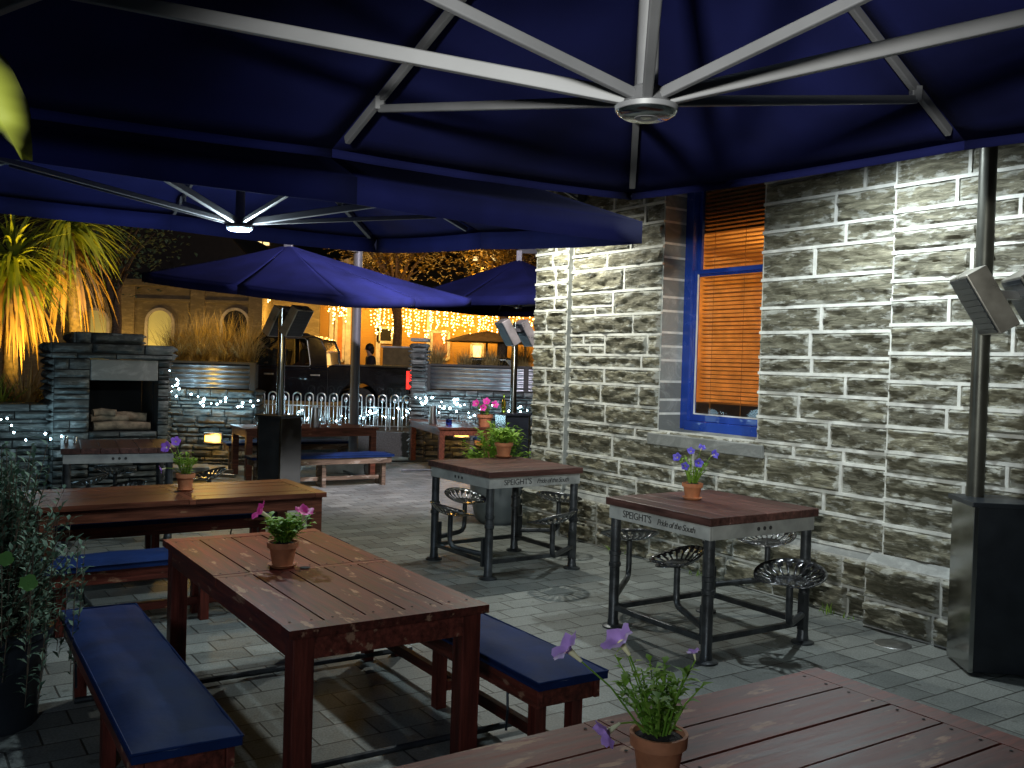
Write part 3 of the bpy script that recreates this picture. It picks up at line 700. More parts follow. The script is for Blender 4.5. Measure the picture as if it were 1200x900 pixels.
place(benG, True, off(TEc, RB - R(3), 0, .8), RB - R(3), 'dark cushioned bench behind the far table of glasses')
place(benG, True, off(corner_fit(TFp, -1, 1, RA - R(14)), RA - R(14), .1, -.85), RA - R(14), 'dark cushioned bench between far wooden table and stone wall')

# ------------------------------------------------------------------ bar tables with tractor seats
def seat_mesh(m, M):
    SG, RG = 60, 10; vs = []; fs = []
    for i in range(RG + 1):
        r = i / RG
        for k in range(SG):
            a = 2 * PI * k / SG; fr = max(0, -math.sin(a))
            rx, ry = .225, .18
            rad = 1 - .22 * math.exp(-((a - 1.5 * PI) / .28) ** 2) + .10 * math.exp(-((a - 1.28 * PI) / .3) ** 2) + .10 * math.exp(-((a - 1.72 * PI) / .3) ** 2)
            x = rx * r * rad * math.cos(a); y = ry * r * rad * math.sin(a)
            z = .055 * r ** 2.4 * (1 + .9 * max(0, math.sin(a)) - .7 * fr) + .004
            vs.append(M @ Vector((x, y, z)))
    for i in range(RG):
        for k in range(SG):
            slot = 5 <= i <= 8 and (k % 3 != 0) and not (i == 8 and k % 3 == 2)
            if slot: continue
            k2 = (k + 1) % SG; fs.append((i * SG + k, i * SG + k2, (i + 1) * SG + k2, (i + 1) * SG + k))
    m.add(vs, fs)
def make_bar(seats):
    t = thing('bar_table', '', 'bar table', (0, 0, 0), 0, 'square bar tables with tractor seats')
    S = 1.0; Z = .9; q = .445
    m = MB()
    for k in range(6): m.box((0, -S / 2 + S / 6 * (k + .5), Z - .026 - random.uniform(0, .001)), (S, S / 6 - .002, .052))
    m.build('tabletop', M_wbar, t, bevel=.005)
    m = MB(); az = Z - .052 - .046
    for s in (-1, 1): m.box((0, s * .47, az), (.96, .02, .09)); m.box((s * .47, 0, az), (.02, .92, .09))
    ap = m.build('apron', M_apron, t, bevel=.002)
    for s in (-1, 1):                   # lettering on two sides, three bolt holes on the other two
        Mx = Matrix.Translation((-.19, s * .4825, az)) if s < 0 else Matrix.Translation((.19, s * .4825, az))
        Rr = Matrix.Rotation(PI / 2, 4, 'X') if s < 0 else Matrix.Rotation(PI, 4, 'Z') @ Matrix.Rotation(PI / 2, 4, 'X')
        text_mesh('lettering', "SPEIGHT'S", .068, M_ink, ap, Mx @ Rr, 0, .0008, .95)
        Mx2 = Matrix.Translation((.18 if s < 0 else -.18, s * .4825, az - .002))
        text_mesh('lettering', "Pride of the South", .056, M_ink, ap, Mx2 @ Rr, .28, .0008, .86)
        m = MB()
        for d in (-.055, 0, .055): m.lathe([(0, 0), (.013, 0), (.013, .003), (0, .004)], 12, (s * .48, d, az), Matrix.Rotation(s * PI / 2, 3, 'Y'))
        m.build('bolt', M_ink, ap)
    for sx in (-1, 1):
        for sy in (-1, 1):
            m = MB(); x, y = sx * q, sy * q; zt_ = Z - .054
            m.lathe([(.075, 0), (.075, .012), (.055, .02), (.04, .022), (.038, .05), (.035, .055), (.035, .42), (.042, .425), (.042, .45), (.036, .455), (.036, .5), (.042, .505), (.042, .53), (.035, .535), (.035, zt_)], 16, (x, y, 0)); m.build('leg', M_pipe, t, smooth=35)
    m = MB()
    for s in (-1, 1): m.box((0, s * q, .14), (2 * q - .065, .035, .035)); m.box((s * q, 0, .14), (.035, 2 * q - .065, .035))
    m.build('stretcher', M_pipe, t, bevel=.003)
    for (sx, sy, ex, ey, face) in seats:
        x, y = sx * q, sy * q; dv = Vector((ex - x, ey - y, 0)); L_ = dv.length; dn = dv.normalized(); SZ = .49
        m = MB()
        m.beam(Vector((x, y, .30)) + dn * .045 - Vector((0, 0, .2)), Vector((x, y, .34)) + dn * .045, .05, .03)
        p0 = Vector((x, y, .2)) + dn * .06; p1 = Vector((ex, ey, .22))
        m.tube([p0, p1 - dn * .07, p1 - dn * .03 + Vector((0, 0, .01)), p1 - dn * .005 + Vector((0, 0, .04)), p1 + Vector((0, 0, .09)), Vector((ex, ey, SZ))], .022, 10)
        ar = m.build('swing_arm', M_pipe, t, smooth=40)
        m = MB(); Mt = Matrix.Translation((ex, ey, SZ)) @ Matrix.Rotation(face, 4, 'Z') @ Matrix.Rotation(R(4), 4, 'X'); seat_mesh(m, Mt)
        m.build('seat', M_cast, t, smooth=60, solid=.007)
    return t
def bar_center(pts): 
    c = sum((P(x, y, 0) for x, y in pts), Vector()) / len(pts); return c
b2 = bar_center([(716, 736), (829, 777), (942, 753), (825, 715)]); b1 = bar_center([(508, 654), (566, 679), (674, 666), (604, 646)])
# local seat positions for the right bar table from its picture positions
def loc_of(p, c, rz): d = Matrix.Rotation(-rz, 3, 'Z') @ (p - c); return d.x, d.y
SZH = .52
def seats_for(c, rz, items):
    out = []
    for (sx, sy, px, py, face) in items:
        x, y = loc_of(P(px, py, SZH), Vector((c.x, c.y, SZH)), rz); out.append((sx, sy, x, y, face))
    return out
RBAR2 = RA     # lettering side (local -y) -> faces the left-near side
# local axes for bar table with rz=RA: x -> ADIR, y -> -BDIR ; its -y face looks to +b ; +y face looks to -b (toward left)
s2 = seats_for(b2, RA, [(1, 1, 738, 629, R(60)), (-1, 1, 794, 657, R(150)), (1, -1, 900, 633, R(180)), (-1, -1, 926, 677, R(200))])
print('seats2', [(round(a[2], 2), round(a[3], 2)) for a in s2])
bar2 = make_bar(s2)
place(bar2, False, (b2.x, b2.y, 0), RA, 'square bar table on the right with a blue flower pot, four iron seats')
RB1 = RA + R(1.5) - PI / 2
s1 = seats_for(b1, RB1, [(-1, 1, 545, 585, R(20)), (-1, -1, 528, 600, R(80)), (1, -1, 648, 610, R(200)), (1, 1, 655, 585, R(120))])
print('seats1', [(round(a[2], 2), round(a[3], 2)) for a in s1])
bar1 = make_bar(s1)
bar1.location = (b1.x, b1.y, 0); bar1.rotation_euler = (0, 0, RB1); tag(bar1, 'square bar table in front of the big grey plant pot, four iron seats')
q3 = [P(54, 518, .9), P(70, 528.5, .9), P(207, 521, .9)]; c3 = (q3[0] + q3[2]) / 2
bar3 = copy_tree(bar2); bar3.location = (c3.x + .05, c3.y, 0); bar3.rotation_euler = (0, 0, RB + R(-8) + PI / 2); bar3['label'] = 'square bar table in front of the stone fireplace'

# ------------------------------------------------------------------ heaters
def make_heater(pz=2.42, pr=.05, px_=0., py_=0.):
    t = thing('patio_heater', '', 'patio heater', (0, 0, 0), 0, 'steel gas heaters on cabinet bases')
    m = MB(); m.box((0, 0, .52), (.4, .36, 1.0)); m.build('cabinet', M_blk, t, bevel=.004)
    m = MB()
    for sx in (-1, 1):
        m.box((sx * .203, 0, .52), (.005, .364, 1.0))
        for sy in (-1, 1): m.box((sx * .192, sy * .184, .52), (.026, .006, 1.0))
    m.build('side_panel', M_steel, t, bevel=.001)
    m = MB(); m.box((0, 0, 1.035), (.45, .42, .03)); m.build('cabinet_top', M_blk, t, bevel=.004)
    m = MB(); m.tube([(px_, py_, 1.05), (px_, py_, pz)], pr, 28); m.build('pole', M_dpole if pz > 3 else M_steel, t, smooth=40)
    hd = MB(); 
    for (x, w) in ((-.165, .13), (.14, .13)):
        rot = Matrix.Rotation(R(-31), 3, 'Y'); hd.box((x, -.09, 2.26), (w, .3, .4), rot)
    head = hd.build('heater_head', M_hood, t, bevel=.006)
    gr = MB()
    for x in (-.165, .14):
        rot = Matrix.Rotation(R(-31), 3, 'Y'); c = Vector((x, -.09, 2.26)) + rot @ Vector((-.0685, 0, 0)); gr.box(c, (.006, .27, .37), rot)
        for k in range(9): gr.box(c + rot @ Vector((-.004, 0, -.16 + .04 * k)), (.006, .26, .006), rot)
    gr.build('burner_grille', M_blk, head)
    m = MB(); m.box((0, -.09, 2.3), (.2, .05, .05)); m.build('bracket', M_steel2, t)
    return t
hN = make_heater(3.3, .052, -.1, .1); h0 = make_heater()
hp = (P(1134, 797, 0) + P(1105, 770, 0)) / 2 + Vector((.235, .02, 0))
place(hN, False, (hp.x, hp.y, 0), R(-6), 'tall steel heater on a black cabinet at the right edge')
d12 = D(328, 485, 12.2); place(h0, False, (d12.x, 12.2, 0), R(150), 'tall steel heater on a dark box in front of the far table of glasses')
d14 = D(601, 483, 14.3); place(h0, True, (d14.x, 14.3, 0), R(25), 'tall steel heater on a dark box at the pub corner')

# ------------------------------------------------------------------ pots and flowers
def petunia(m0, m1, p, d, size):
    d = Vector(d).normalized(); a = d.orthogonal().normalized(); b = d.cross(a); p = Vector(p)
    n = 30; vs = [[], [], [], []]
    for k in range(n):
        an = 2 * PI * k / n; rr = 1 + .12 * math.cos(5 * an) + .05 * math.sin(13 * an + p.x * 90); v = a * math.cos(an) + b * math.sin(an)
        vs[0].append(p + v * size * .06); vs[1].append(p + d * size * .62 + v * size * .13); vs[2].append(p + d * size * (.82 + .03 * math.cos(5 * an)) + v * size * .34 * rr); vs[3].append(p + d * size * (.86 + .07 * math.cos(5 * an + .6) + .04 * math.sin(11 * an)) + v * size * .6 * rr)
    al = vs[1] + vs[2] + vs[3]; m0.add(al, [(q * n + k, q * n + (k + 1) % n, q * n + n + (k + 1) % n, q * n + n + k) for q in (0, 1) for k in range(n)])
    al = vs[0] + vs[1]; m1.add(al, [(k, (k + 1) % n, n + (k + 1) % n, n + k) for k in range(n)])
def flower_pot(px, py, z, rad, h, label, petal, flowers, fol_h, fol_r, nstem=16, seed=1, base=None, leafmat=None, leafl=.03, saucer=True):
    """pot standing at a table point; flowers: list of (dx right, dz up, dy, heading) in metres"""
    random.seed(seed); p = base if base is not None else P(px, py, z)
    t = thing('flower_pot', label, 'flower pot', (p.x, p.y, z), random.uniform(0, 1) * 0)
    m = MB(); s0 = .012 if saucer else 0
    m.lathe([(0, s0), (rad * .68, s0), (rad * .88, s0 + h * .72), (rad * .9, s0 + h * .74), (rad * 1.02, s0 + h * .75), (rad * 1.05, s0 + h), (rad * .93, s0 + h), (rad * .88, s0 + h * .88), (0, s0 + h * .88)], 28); m.build('pot', M_terra, t, smooth=40)
    if saucer:
        m = MB(); m.lathe([(0, 0), (rad * .75, 0), (rad * 1.0, .016), (rad * .95, .018), (rad * .7, .008), (0, .008)], 24); m.build('saucer', M_terra, t, smooth=40)
    m = MB(); m.lathe([(rad * .9, 0), (rad * .5, .012), (0, .016)], 20, (0, 0, s0 + h * .885)); m.build('soil', M_soil, t, smooth=60)
    m = MB(); st = MB(); z0 = s0 + h * .9
    for k in range(nstem):
        a = random.uniform(0, 2 * PI); e = random.uniform(.15, 1) * fol_r; top = Vector((math.cos(a) * e, math.sin(a) * e, z0 + fol_h * random.uniform(.5, 1)))
        b0 = Vector((math.cos(a) * rad * .3, math.sin(a) * rad * .3, z0)); mid_ = b0.lerp(top, .5) + Vector((0, 0, fol_h * .1))
        pts = [b0, mid_, top]; st.tube(pts, [.003, .0025, .0015], 5)
        nl = 9
        for i in range(nl):
            u = (i + 1) / nl; q = (b0.lerp(mid_, u * 2) if u < .5 else mid_.lerp(top, u * 2 - 1)); da = random.uniform(0, 2 * PI)
            m.leaf(q, (math.cos(da), math.sin(da), random.uniform(.0, .8)), (0, 0, 1), leafl * random.uniform(.6, 1.25), leafl * .5, .3)
    m.build('foliage', leafmat or M_pgreen, t, smooth=80); 
    for (dx, dz, dy, hd, sz) in flowers:
        q = Vector((dx, dy, z0 + dz)); f0, f1 = MB(), MB(); petunia(f0, f1, q, hd, sz)
        fo = f0.build('flower', petal, t, smooth=60); f1.build('throat', M_throat, fo, smooth=60)
        b0 = Vector((dx * .15, dy * .15, z0)); st.tube([b0, b0.lerp(q, .55) + Vector((0, 0, .02)), q], [.003, .0025, .002], 5)
    st.build('stem', M_pgreen, t, smooth=60)
    return t
U = 1 / 345.0
flower_pot(770, 921, .75, .07, .125, 'terracotta pot of lilac petunias on the foreground table', M_lil, [(-.20, .185, .0, (-.55, -.1, .5), .07), (-.08, .205, .0, (-.5, -.2, .7), .07), (-.105, .05, -.05, (-.7, -.4, -.35), .06), (.09, .19, .02, (-.25, 0, 1), .028)], .19, .13, 30, 3, leafl=.042)
flower_pot(331, 664, .75, .075, .115, 'terracotta pot of pink petunias on the middle red table', M_pink, [(-.06, .13, -.02, (-.7, -.3, .5), .085), (.1, .12, -.03, (.25, -.3, .9), .075)], .14, .13, 30, 4, leafl=.06)
flower_pot(217, 575, .75, .07, .12, 'terracotta pot of violet flowers on the glossy brown table', M_purp, [(-.12, .2, 0, (-.3, -.9, .3), .07), (-.09, .24, .03, (.3, -.9, .4), .06), (-.15, .05, 0, (-.9, -.4, -.3), .05)], .18, .14, 20, 5, leafl=.04)
flower_pot(811, 585, .9, .07, .1, 'terracotta pot of small blue flowers on the right bar table', M_blue, [(-.1, .17, 0, (-.5, -.8, .5), .05), (-.02, .21, .02, (0, -.8, .6), .045), (.02, .15, -.05, (0, -1, .2), .05), (.12, .2, 0, (.5, -.8, .4), .05), (.05, .23, .02, (.2, -.6, .8), .045), (-.06, .13, -.05, (-.3, -1, .1), .045)], .2, .12, 22, 6, leafl=.032)
flower_pot(590, 536, .9, .085, .13, 'terracotta pot of bare green leaves on the centre bar table', M_blue, [], .12, .2, 22, 7, leafl=.085)
flower_pot(568, 500, .75, .13, .2, 'terracotta pot of pale pink flowers on the far table', M_pink, [(-.12, .17, 0, (-.4, -.8, .4), .1), (.02, .2, 0, (0, -.9, .5), .1), (.13, .16, 0, (.4, -.8, .4), .1), (-.03, .13, -.06, (0, -1, .1), .09)], .2, .15, 14, 8, leafl=.06, saucer=False)
# large grey planter with leafy plant
gp = P(583, 612, 0); t = thing('planter', 'big round grey planter of bright green leaves by the pub wall', 'planter', g(gp))
m = MB(); m.lathe([(0, 0), (.2, 0), (.26, .06), (.31, .25), (.325, .45), (.31, .62), (.33, .64), (.33, .67), (.29, .67), (.28, .6), (0, .6)], 32); m.build('pot', M_zinc, t, smooth=40)
m = MB(); m.lathe([(.285, 0), (0, .03)], 20, (0, 0, .605)); m.build('soil', M_soil, t)
random.seed(11); m = MB(); st = MB()
for k in range(75):
    a = random.uniform(0, 2 * PI); e = random.uniform(.05, .42); top = Vector((math.cos(a) * e, math.sin(a) * e, random.uniform(.72, 1.16) - e * .35)); b0 = Vector((math.cos(a) * .12, math.sin(a) * .12, .6))
    st.tube([b0, b0.lerp(top, .6) + Vector((0, 0, .05)), top], [.005, .004, .002], 5)
    for i in range(9):
        da = a + random.uniform(-1.6, 1.6); q = b0.lerp(top, .55 + .45 * i / 8); m.leaf(q, (math.cos(da), math.sin(da), random.uniform(-.2, .6)), (0, 0, 1), random.uniform(.07, .12), .04, .3)
m.build('foliage', M_pgreen, t, smooth=80); st.build('stem', M_pgreen, t)

# ------------------------------------------------------------------ shrub at the left edge, near leaf
sp = D(8, 800, 4.5); t = thing('shrub_planter', 'dark potted shrub with small grey-green leaves at the left edge', 'potted shrub', (sp.x - .1, 4.5, 0))
m = MB(); m.lathe([(0, 0), (.22, 0), (.27, .42), (.29, .43), (.29, .46), (.25, .46), (.24, .42), (0, .42)], 28); m.build('pot', M_blk, t, smooth=40)
random.seed(5); m = MB(); st = MB(); rl = MB()
for k in range(430):
    a = random.uniform(0, 2 * PI); e = random.uniform(.05, .3); zt_ = random.uniform(.45, 1.34)
    b0 = Vector((math.cos(a) * .1, math.sin(a) * .1, .42)); top = Vector((math.cos(a) * e * (.7 + .5 * random.random()), math.sin(a) * e, zt_)); md = b0.lerp(top, .5) + Vector((0, 0, .08))
    if k % 4 == 0: md += Vector((md.x * 1.2, md.y * 1.2, .02)); top.x *= 1.35; top.y *= 1.35
    if k % 4 == 0: top.z = random.uniform(.15, .5); 
    st.tube([b0, md, top], [.004, .003, .0015], 4)
    for i in range(26):
        u = .12 + .88 * i / 25; q = b0.lerp(md, u * 2) if u < .5 else md.lerp(top, u * 2 - 1); da = random.uniform(0, 2 * PI)
        m.leaf(q, (math.cos(da), math.sin(da), random.uniform(.2, 1.2)), (0, 0, 1), random.uniform(.04, .068), .021, .25)
m.build('foliage', M_dgreen, t, smooth=80); st.build('stem', M_trunk, t)
for (px, py, r) in ((6, 656, .034), (33, 684, .038)):
    c = D(px, py, 4.1) - Vector((sp.x - .1, 4.5, 0)); rl = MB(); rl.lathe([(0, .006), (r * .6, .0), (r, .008)], 18, c, Matrix.Rotation(R(48), 3, 'X') @ Matrix.Rotation(R(25), 3, 'Y')); [rl.v.__setitem__(i, tuple(Vector(v) + Vector((.004 * math.sin(i * 2.1), .006 * math.sin(i * 1.3), .004 * math.cos(i * 1.7))))) for i, v in enumerate(rl.v)]; rl.build('round_leaf', M_round, t, smooth=80, solid=.001)
lp = D(-62, 30, 1.25); t = thing('climbing_plant', 'large pale yellow-green leaf hanging at the upper left corner', 'plant', (-1.0, 1.3, 0))
m = MB(); b0 = lp - Vector((-1.0, 1.3, 0)); m.tube([(0, 0, 0), (.03, .01, 1.2), (b0.x - .1, b0.y, b0.z + .05), tuple(b0)], [.012, .01, .006, .003], 8); m.build('stem', M_pgreen, t, smooth=60)
m = MB(); tip = D(25, 187, 1.2) - Vector((-1.0, 1.3, 0)); d = tip - b0; n = 10; vs = []; sd = Vector((1, .25, .25)).normalized()
for i in range(n + 1):
    u = i / n; w = .034 * (math.sin(PI * u ** .75)) ** .8 + .0005; c = b0 + d * u + Vector((.008, -.012, 0)) * math.sin(PI * u)
    rp = .004 * math.sin(u * 17); vs += [c - sd * w + Vector((0, .022 + rp, .004)), c, c + sd * w + Vector((0, .022 - rp, .004))]
m.add(vs, [(3 * i + j, 3 * i + j + 1, 3 * i + j + 4, 3 * i + j + 3) for i in range(n) for j in range(2)]); m.build('leaf', M_big, t, smooth=80, solid=.0015)

# ------------------------------------------------------------------ fireplace, dry stone walls
def stacked(mb, a, b, z0, z1, y, seed, res=.03, amp=.045):
    stone_courses(mb, lambda u, v: [(a, b)], z0, z1, y, res, amp, .012, (.045, .06, .07, .09, .12), (.14, .55), seed, split=.12, edge=.0, rnd=.01, jit=.02)
def box_stone(mb, x0, x1, y0, y1, z0, z1, seed, sides='fl r'):
    mb.box(((x0 + x1) / 2, (y0 + y1) / 2, (z0 + z1) / 2), (x1 - x0 - .004, y1 - y0 - .004, z1 - z0 - .002), None, 0)
    stacked(mb, x0, x1, z0, z1, y0, seed)
    for side, sx in (('l', x0), ('r', x1)):
        if side in sides:
            tmp = MB(); stacked(tmp, y0, y1, z0, z1, 0, seed + 31)
            if side == 'r': mb.add([(sx - v[1], v[0], v[2]) for v in tmp.v], tmp.f, 1)
            else: mb.add([(sx + v[1], y1 + y0 - v[0], v[2]) for v in tmp.v], tmp.f, 1)
random.seed(77)
FL = D(62, 500, 10.2); fp = thing('fireplace', 'outdoor fireplace of stacked grey stone with a pale lintel', 'fireplace', (FL.x, FL.y, 0), RB)
m = MB(); FW, FD = 1.2, .75
def fz(py): return H - (py - 412) * 10.5 / F
zo0, zo1 = fz(506), fz(446); zl = fz(421); zt1 = fz(403); zt2 = fz(390)
box_stone(m, 0, .36, 0, FD, 0, zl, 3, 'l'); box_stone(m, FW - .12, FW, 0, FD, 0, zl, 5, 'r'); box_stone(m, .36, FW - .12, 0, FD, 0, zo0, 7, '')
box_stone(m, -.03, FW + .03, -.03, FD, zl, zt1, 9, 'lr'); box_stone(m, .22, FW - .28, .05, FD - .05, zt1, zt2, 13, 'lr')
m.build('stonework', [M_gap, M_schist], fp, smooth=50)
m = MB(); m.box(((.36 + FW - .12) / 2, .06, (zo1 + zl) / 2), (FW - .48 - .006, .16, zl - zo1 - .004)); m.build('lintel', M_sill, fp, bevel=.012)
m = MB(); m.box((.36 + .006, FD / 2 + .1, (zo0 + zo1) / 2), (.012, FD - .2, zo1 - zo0)); m.box((FW - .126, FD / 2 + .1, (zo0 + zo1) / 2), (.012, FD - .2, zo1 - zo0)); m.box(((.36 + FW - .12) / 2, FD - .02, (zo0 + zo1) / 2), (FW - .52, .02, zo1 - zo0)); m.build('firebox', M_gap, fp)
FM = Matrix.Translation((FL.x, FL.y, 0)) @ Matrix.Rotation(RB, 4, 'Z')
for i, (x0, x1, z_, r, yy) in enumerate([(.42, 1.02, .05, .05, .1), (.45, .98, .05, .055, .24), (.4, .8, .14, .045, .17), (.6, 1.0, .145, .055, .2), (.42, .66, .2, .04, .14)]):
    m = MB(); pts = [Vector((x0, yy, zo0 + z_)), Vector((x0 + (x1 - x0) * .4, yy + .02, zo0 + z_ + .012)), Vector((x1, yy - .03, zo0 + z_ - .0))]
    m.tube(pts, [r, r * 1.05, r * .92], 12); o = m.build('firewood_log', M_log, None, smooth=40); o.matrix_world = FM
    tag(o, 'split firewood log stacked in the fireplace opening', 'log', 'logs in the fireplace')
# fit of the long stone wall left of the fireplace, with its cap
lw = thing('stone_wall', 'low dry stone wall left of the fireplace with blue fairy lights', 'wall', (FL.x, FL.y, 0), RB)
zc = H - (475 - 409.5) * 9.9 / F
m = MB(); box_stone(m, -4.2, -.02, .12, .55, 0, zc - .08, 41, ''); m.build('stonework', [M_gap, M_schist], lw, smooth=50)
m = MB(); x = -4.2
while x < -.05:
    l = min(random.uniform(.5, .9), -.02 - x); m.box((x + l / 2, .32, zc - .04), (l - .008, .52 + random.uniform(-.02, .02), .075 + random.uniform(-.012, .004))); x += l
m.build('coping', M_schist, lw, bevel=.012)
# wall below the planters
def planter_wall(x0, x1, y, zw, ztop, labelw, labelp, seed):
    w = thing('stone_wall', labelw, 'wall', (x0, y, 0), 0)
    m = MB(); box_stone(m, 0, x1 - x0, 0, .45, 0, zw, seed, 'lr'); m.build('stonework', [M_gap, M_schist], w, smooth=50)
    p = thing('corrugated_planter', labelp, 'planter', (x0, y, zw), 0, 'corrugated planters on the stone walls')
    Lx = x1 - x0; h = ztop - zw; m = MB(); n = 60; vs = []
    for j in range(n + 1):
        z = .02 + (h - .06) * j / n; yy = .03 + .014 * math.sin(2 * PI * j / n * 5); vs += [(.06, yy, z), (Lx - .06, yy, z)]
    m.add(vs, [(2 * j, 2 * j + 1, 2 * j + 3, 2 * j + 2) for j in range(n)]); m.build('panel', M_corr, p, smooth=60, solid=.002)
    m = MB(); m.box((Lx / 2, .25, h / 2), (Lx - .13, .36, h - .05)); m.build('liner', M_gap, p)
    for xx in [.04, Lx - .04] + ([Lx / 2] if Lx > 2.4 else []):
        m = MB(); m.box((xx, .0, h / 2), (.09, .05, h)); m.build('post', M_tim, p, bevel=.004)
    m = MB(); m.box((Lx / 2, .03, h - .01), (Lx, .08, .04)); m.build('rail', M_tim, p, bevel=.004)
    return p
yP = 15.5; zPt = D(245, 424, yP).z; zPb = D(245, 456, yP).z
xa_, xb_ = D(195, 440, yP).x, D(299, 440, yP).x
planter_wall(xa_ - .3, xb_, yP, zPb, zPt, 'dry stone wall between fireplace and hoop fence, blue lights on it', 'corrugated iron planter left of the parked truck', 61)
yQ = 17.0; zQt = D(550, 428, yQ).z; zQb = D(550, 458, yQ).z
xq0, xq1 = D(499, 440, yQ).x, D(600, 440, yQ).x
planter_wall(xq0, xq0 + 3.6, yQ, zQb, zQt, 'dry stone wall right of the hoop fence behind the far table', 'corrugated iron planter right of the truck tail light', 71)
pq = D(490, 480, 17.0); pr = thing('stone_pier', 'stone gate pier at the right end of the hoop fence', 'pier', (pq.x, 16.95, 0), 0)
m = MB(); box_stone(m, -.13, .12, 0, .4, 0, D(490, 399, 17).z - .05, 81, 'lr'); m.build('stonework', [M_gap, M_schist], pr, smooth=50)
m = MB(); m.box((0, .2, D(490, 397, 17).z - .02), (.32, .48, .06)); m.build('cap', M_sill, pr, bevel=.008)
# amber wall lights
def step_light(px, py, y, label):
    p = D(px, py, y); t = thing('step_light', label, 'wall light', (p.x, p.y, p.z), 0, 'amber lights low on the stone walls')
    m = MB(); m.box((0, .0, 0), (.3, .08, .18)); m.build('housing', M_steel2, t, bevel=.01)
    m = MB(); m.box((0, -.045, -.01), (.24, .02, .1)); m.build('lens', M_amber, t, bevel=.006)
    light('step_light_glow', 'POINT', (p.x, p.y - .16, p.z - .02), 5, (1, .5, .1), .05)
step_light(250, 513, 15.36, 'amber wall light left of the far table of glasses'); step_light(541, 507, 16.86, 'amber wall light behind the far wooden table')

# ------------------------------------------------------------------ hoop fence
yF = 17.75; fx0, fx1 = D(298, 470, yF).x, D(484, 470, yF).x
fn = thing('hoop_fence', 'silver hoop top metal fence in front of the black truck', 'fence', (fx0, yF, STZ), 0)
hF = D(390, 461, yF).z - STZ
nH = 13; sp_ = (fx1 - fx0) / nH
m = MB(); m.tube([(0, 0, .1), (fx1 - fx0, 0, .1)], .012, 6); m.tube([(0, 0, hF - .24), (fx1 - fx0, 0, hF - .24)], .012, 6); m.build('rail', M_steel2, fn, smooth=40)
for k in range(nH):
    x = (k + .5) * sp_; r = sp_ * .33; m = MB()
    m.tube([(x - r, 0, .03)] + [(x - r * math.cos(PI * i / 10), 0, hF - r + r * math.sin(PI * i / 10)) for i in range(11)] + [(x + r, 0, .03)], .013, 8)
    m.tube([(x, 0, .1), (x, 0, hF - .12)], .009, 6); m.ball((x, 0, hF - .11), .035, 6, 4, (1, .4, 1.4)); m.tube([(x + sp_ / 2, 0, .1), (x + sp_ / 2, 0, hF - .24)], .009, 6)
    m.build('hoop', M_steel2, fn, smooth=40)

# ------------------------------------------------------------------ fairy lights
def string(name, label, pts, sag, n, r, mat, jit, seed, group=None, cat='fairy lights'):
    random.seed(seed); t = thing(name, label, cat, pts[0], 0, group); o = Vector(pts[0]); cm = MB(); bm = MB(); path = []
    for i in range(len(pts) - 1):
        A, B = Vector(pts[i]), Vector(pts[i + 1])
        for k in range(9): u = k / 8; path.append(A.lerp(B, u) - Vector((0, 0, sag * 4 * u * (1 - u))) - o)
    cm.tube(path, .004, 5); cm.build('cable', M_cable, t)
    for k in range(n):
        u = random.random() * (len(path) - 1); i = min(int(u), len(path) - 2); q = path[i].lerp(path[i + 1], u - i) + Vector((random.uniform(-jit, jit), -random.uniform(.0, .05), random.uniform(-jit, jit)))
        bm.ball(q, r * random.uniform(.6, 1.25), 6, 4)
    b = tag(bm.build('bulbs', mat, t, smooth=80), kind='stuff'); return t
CG = 'blue-white fairy light strings'
string('fairy_light_string', 'blue-white fairy lights on the low wall left of the fireplace', [FM @ Vector((-2.6, .02, zc - .2)), FM @ Vector((-1.4, .02, zc - .22)), FM @ Vector((-.5, .02, zc - .15)), FM @ Vector((.06, -.08, zc - .32))], .1, 22, .012, M_coolb, .05, 1, CG)
string('fairy_light_string', 'blue-white fairy lights on the wall between fireplace and fence', [D(200, 432, 15.3), D(207, 460, 15.35), D(250, 470, 15.4), D(298, 468, 15.4)], .06, 30, .016, M_coolb, .09, 2, CG)
string('fairy_light_string', 'blue-white fairy lights wound along the hoop fence', [D(296, 488, 17.65), D(350, 484, 17.65), D(400, 488, 17.65), D(440, 484, 17.65), D(484, 474, 17.65)], .1, 48, .015, M_coolb, .1, 3, CG)
string('fairy_light_string', 'blue-white fairy lights on the wall right of the fence', [D(494, 470, 16.85), D(530, 474, 16.9), D(570, 478, 16.9), D(625, 482, 16.9)], .1, 44, .017, M_coolb, .13, 4, CG)
for (px, py, y, e) in ((30, 498, 9.3, 3.2), (72, 495, 10.0, 2.2), (215, 474, 15.0, 6), (270, 476, 15.1, 7), (340, 484, 17.3, 3), (430, 484, 17.3, 3), (530, 476, 16.6, 4), (580, 478, 16.6, 4)):
    light('fairy_glow', 'POINT', D(px, py, y), e, (.5, .82, 1), .12)

# ------------------------------------------------------------------ tussocks
def tussock(x, y, z, n, l, label, seed):
    random.seed(seed); m = MB()
    for k in range(n):
        a = random.uniform(0, 2 * PI); e = random.uniform(.05, .75); q = Vector((x + random.gauss(0, .07), y + random.gauss(0, .05), z))
        m.blade(q, (math.cos(a) * e, math.sin(a) * e, 1), l * random.uniform(.55, 1.1), .008, random.uniform(.5, 1.6), 5)
    o = m.build('tussock_grass', M_tuss, None); o.location = (0, 0, 0); tag(o, label, 'tussock grass', 'tussocks in the corrugated planters')
for i, (px, l) in enumerate(((208, .8), (235, .95), (262, .92), (288, .85))):
    q = D(px, 425, 15.75); tussock(q.x, 15.75, zPt - .03, 420, l, ['tawny tussock nearest the fireplace in the left planter', 'tall tawny tussock second from the fireplace in the left planter', 'tawny tussock third from the fireplace in the left planter', 'tawny tussock beside the truck cab in the left planter'][i], 30 + i)
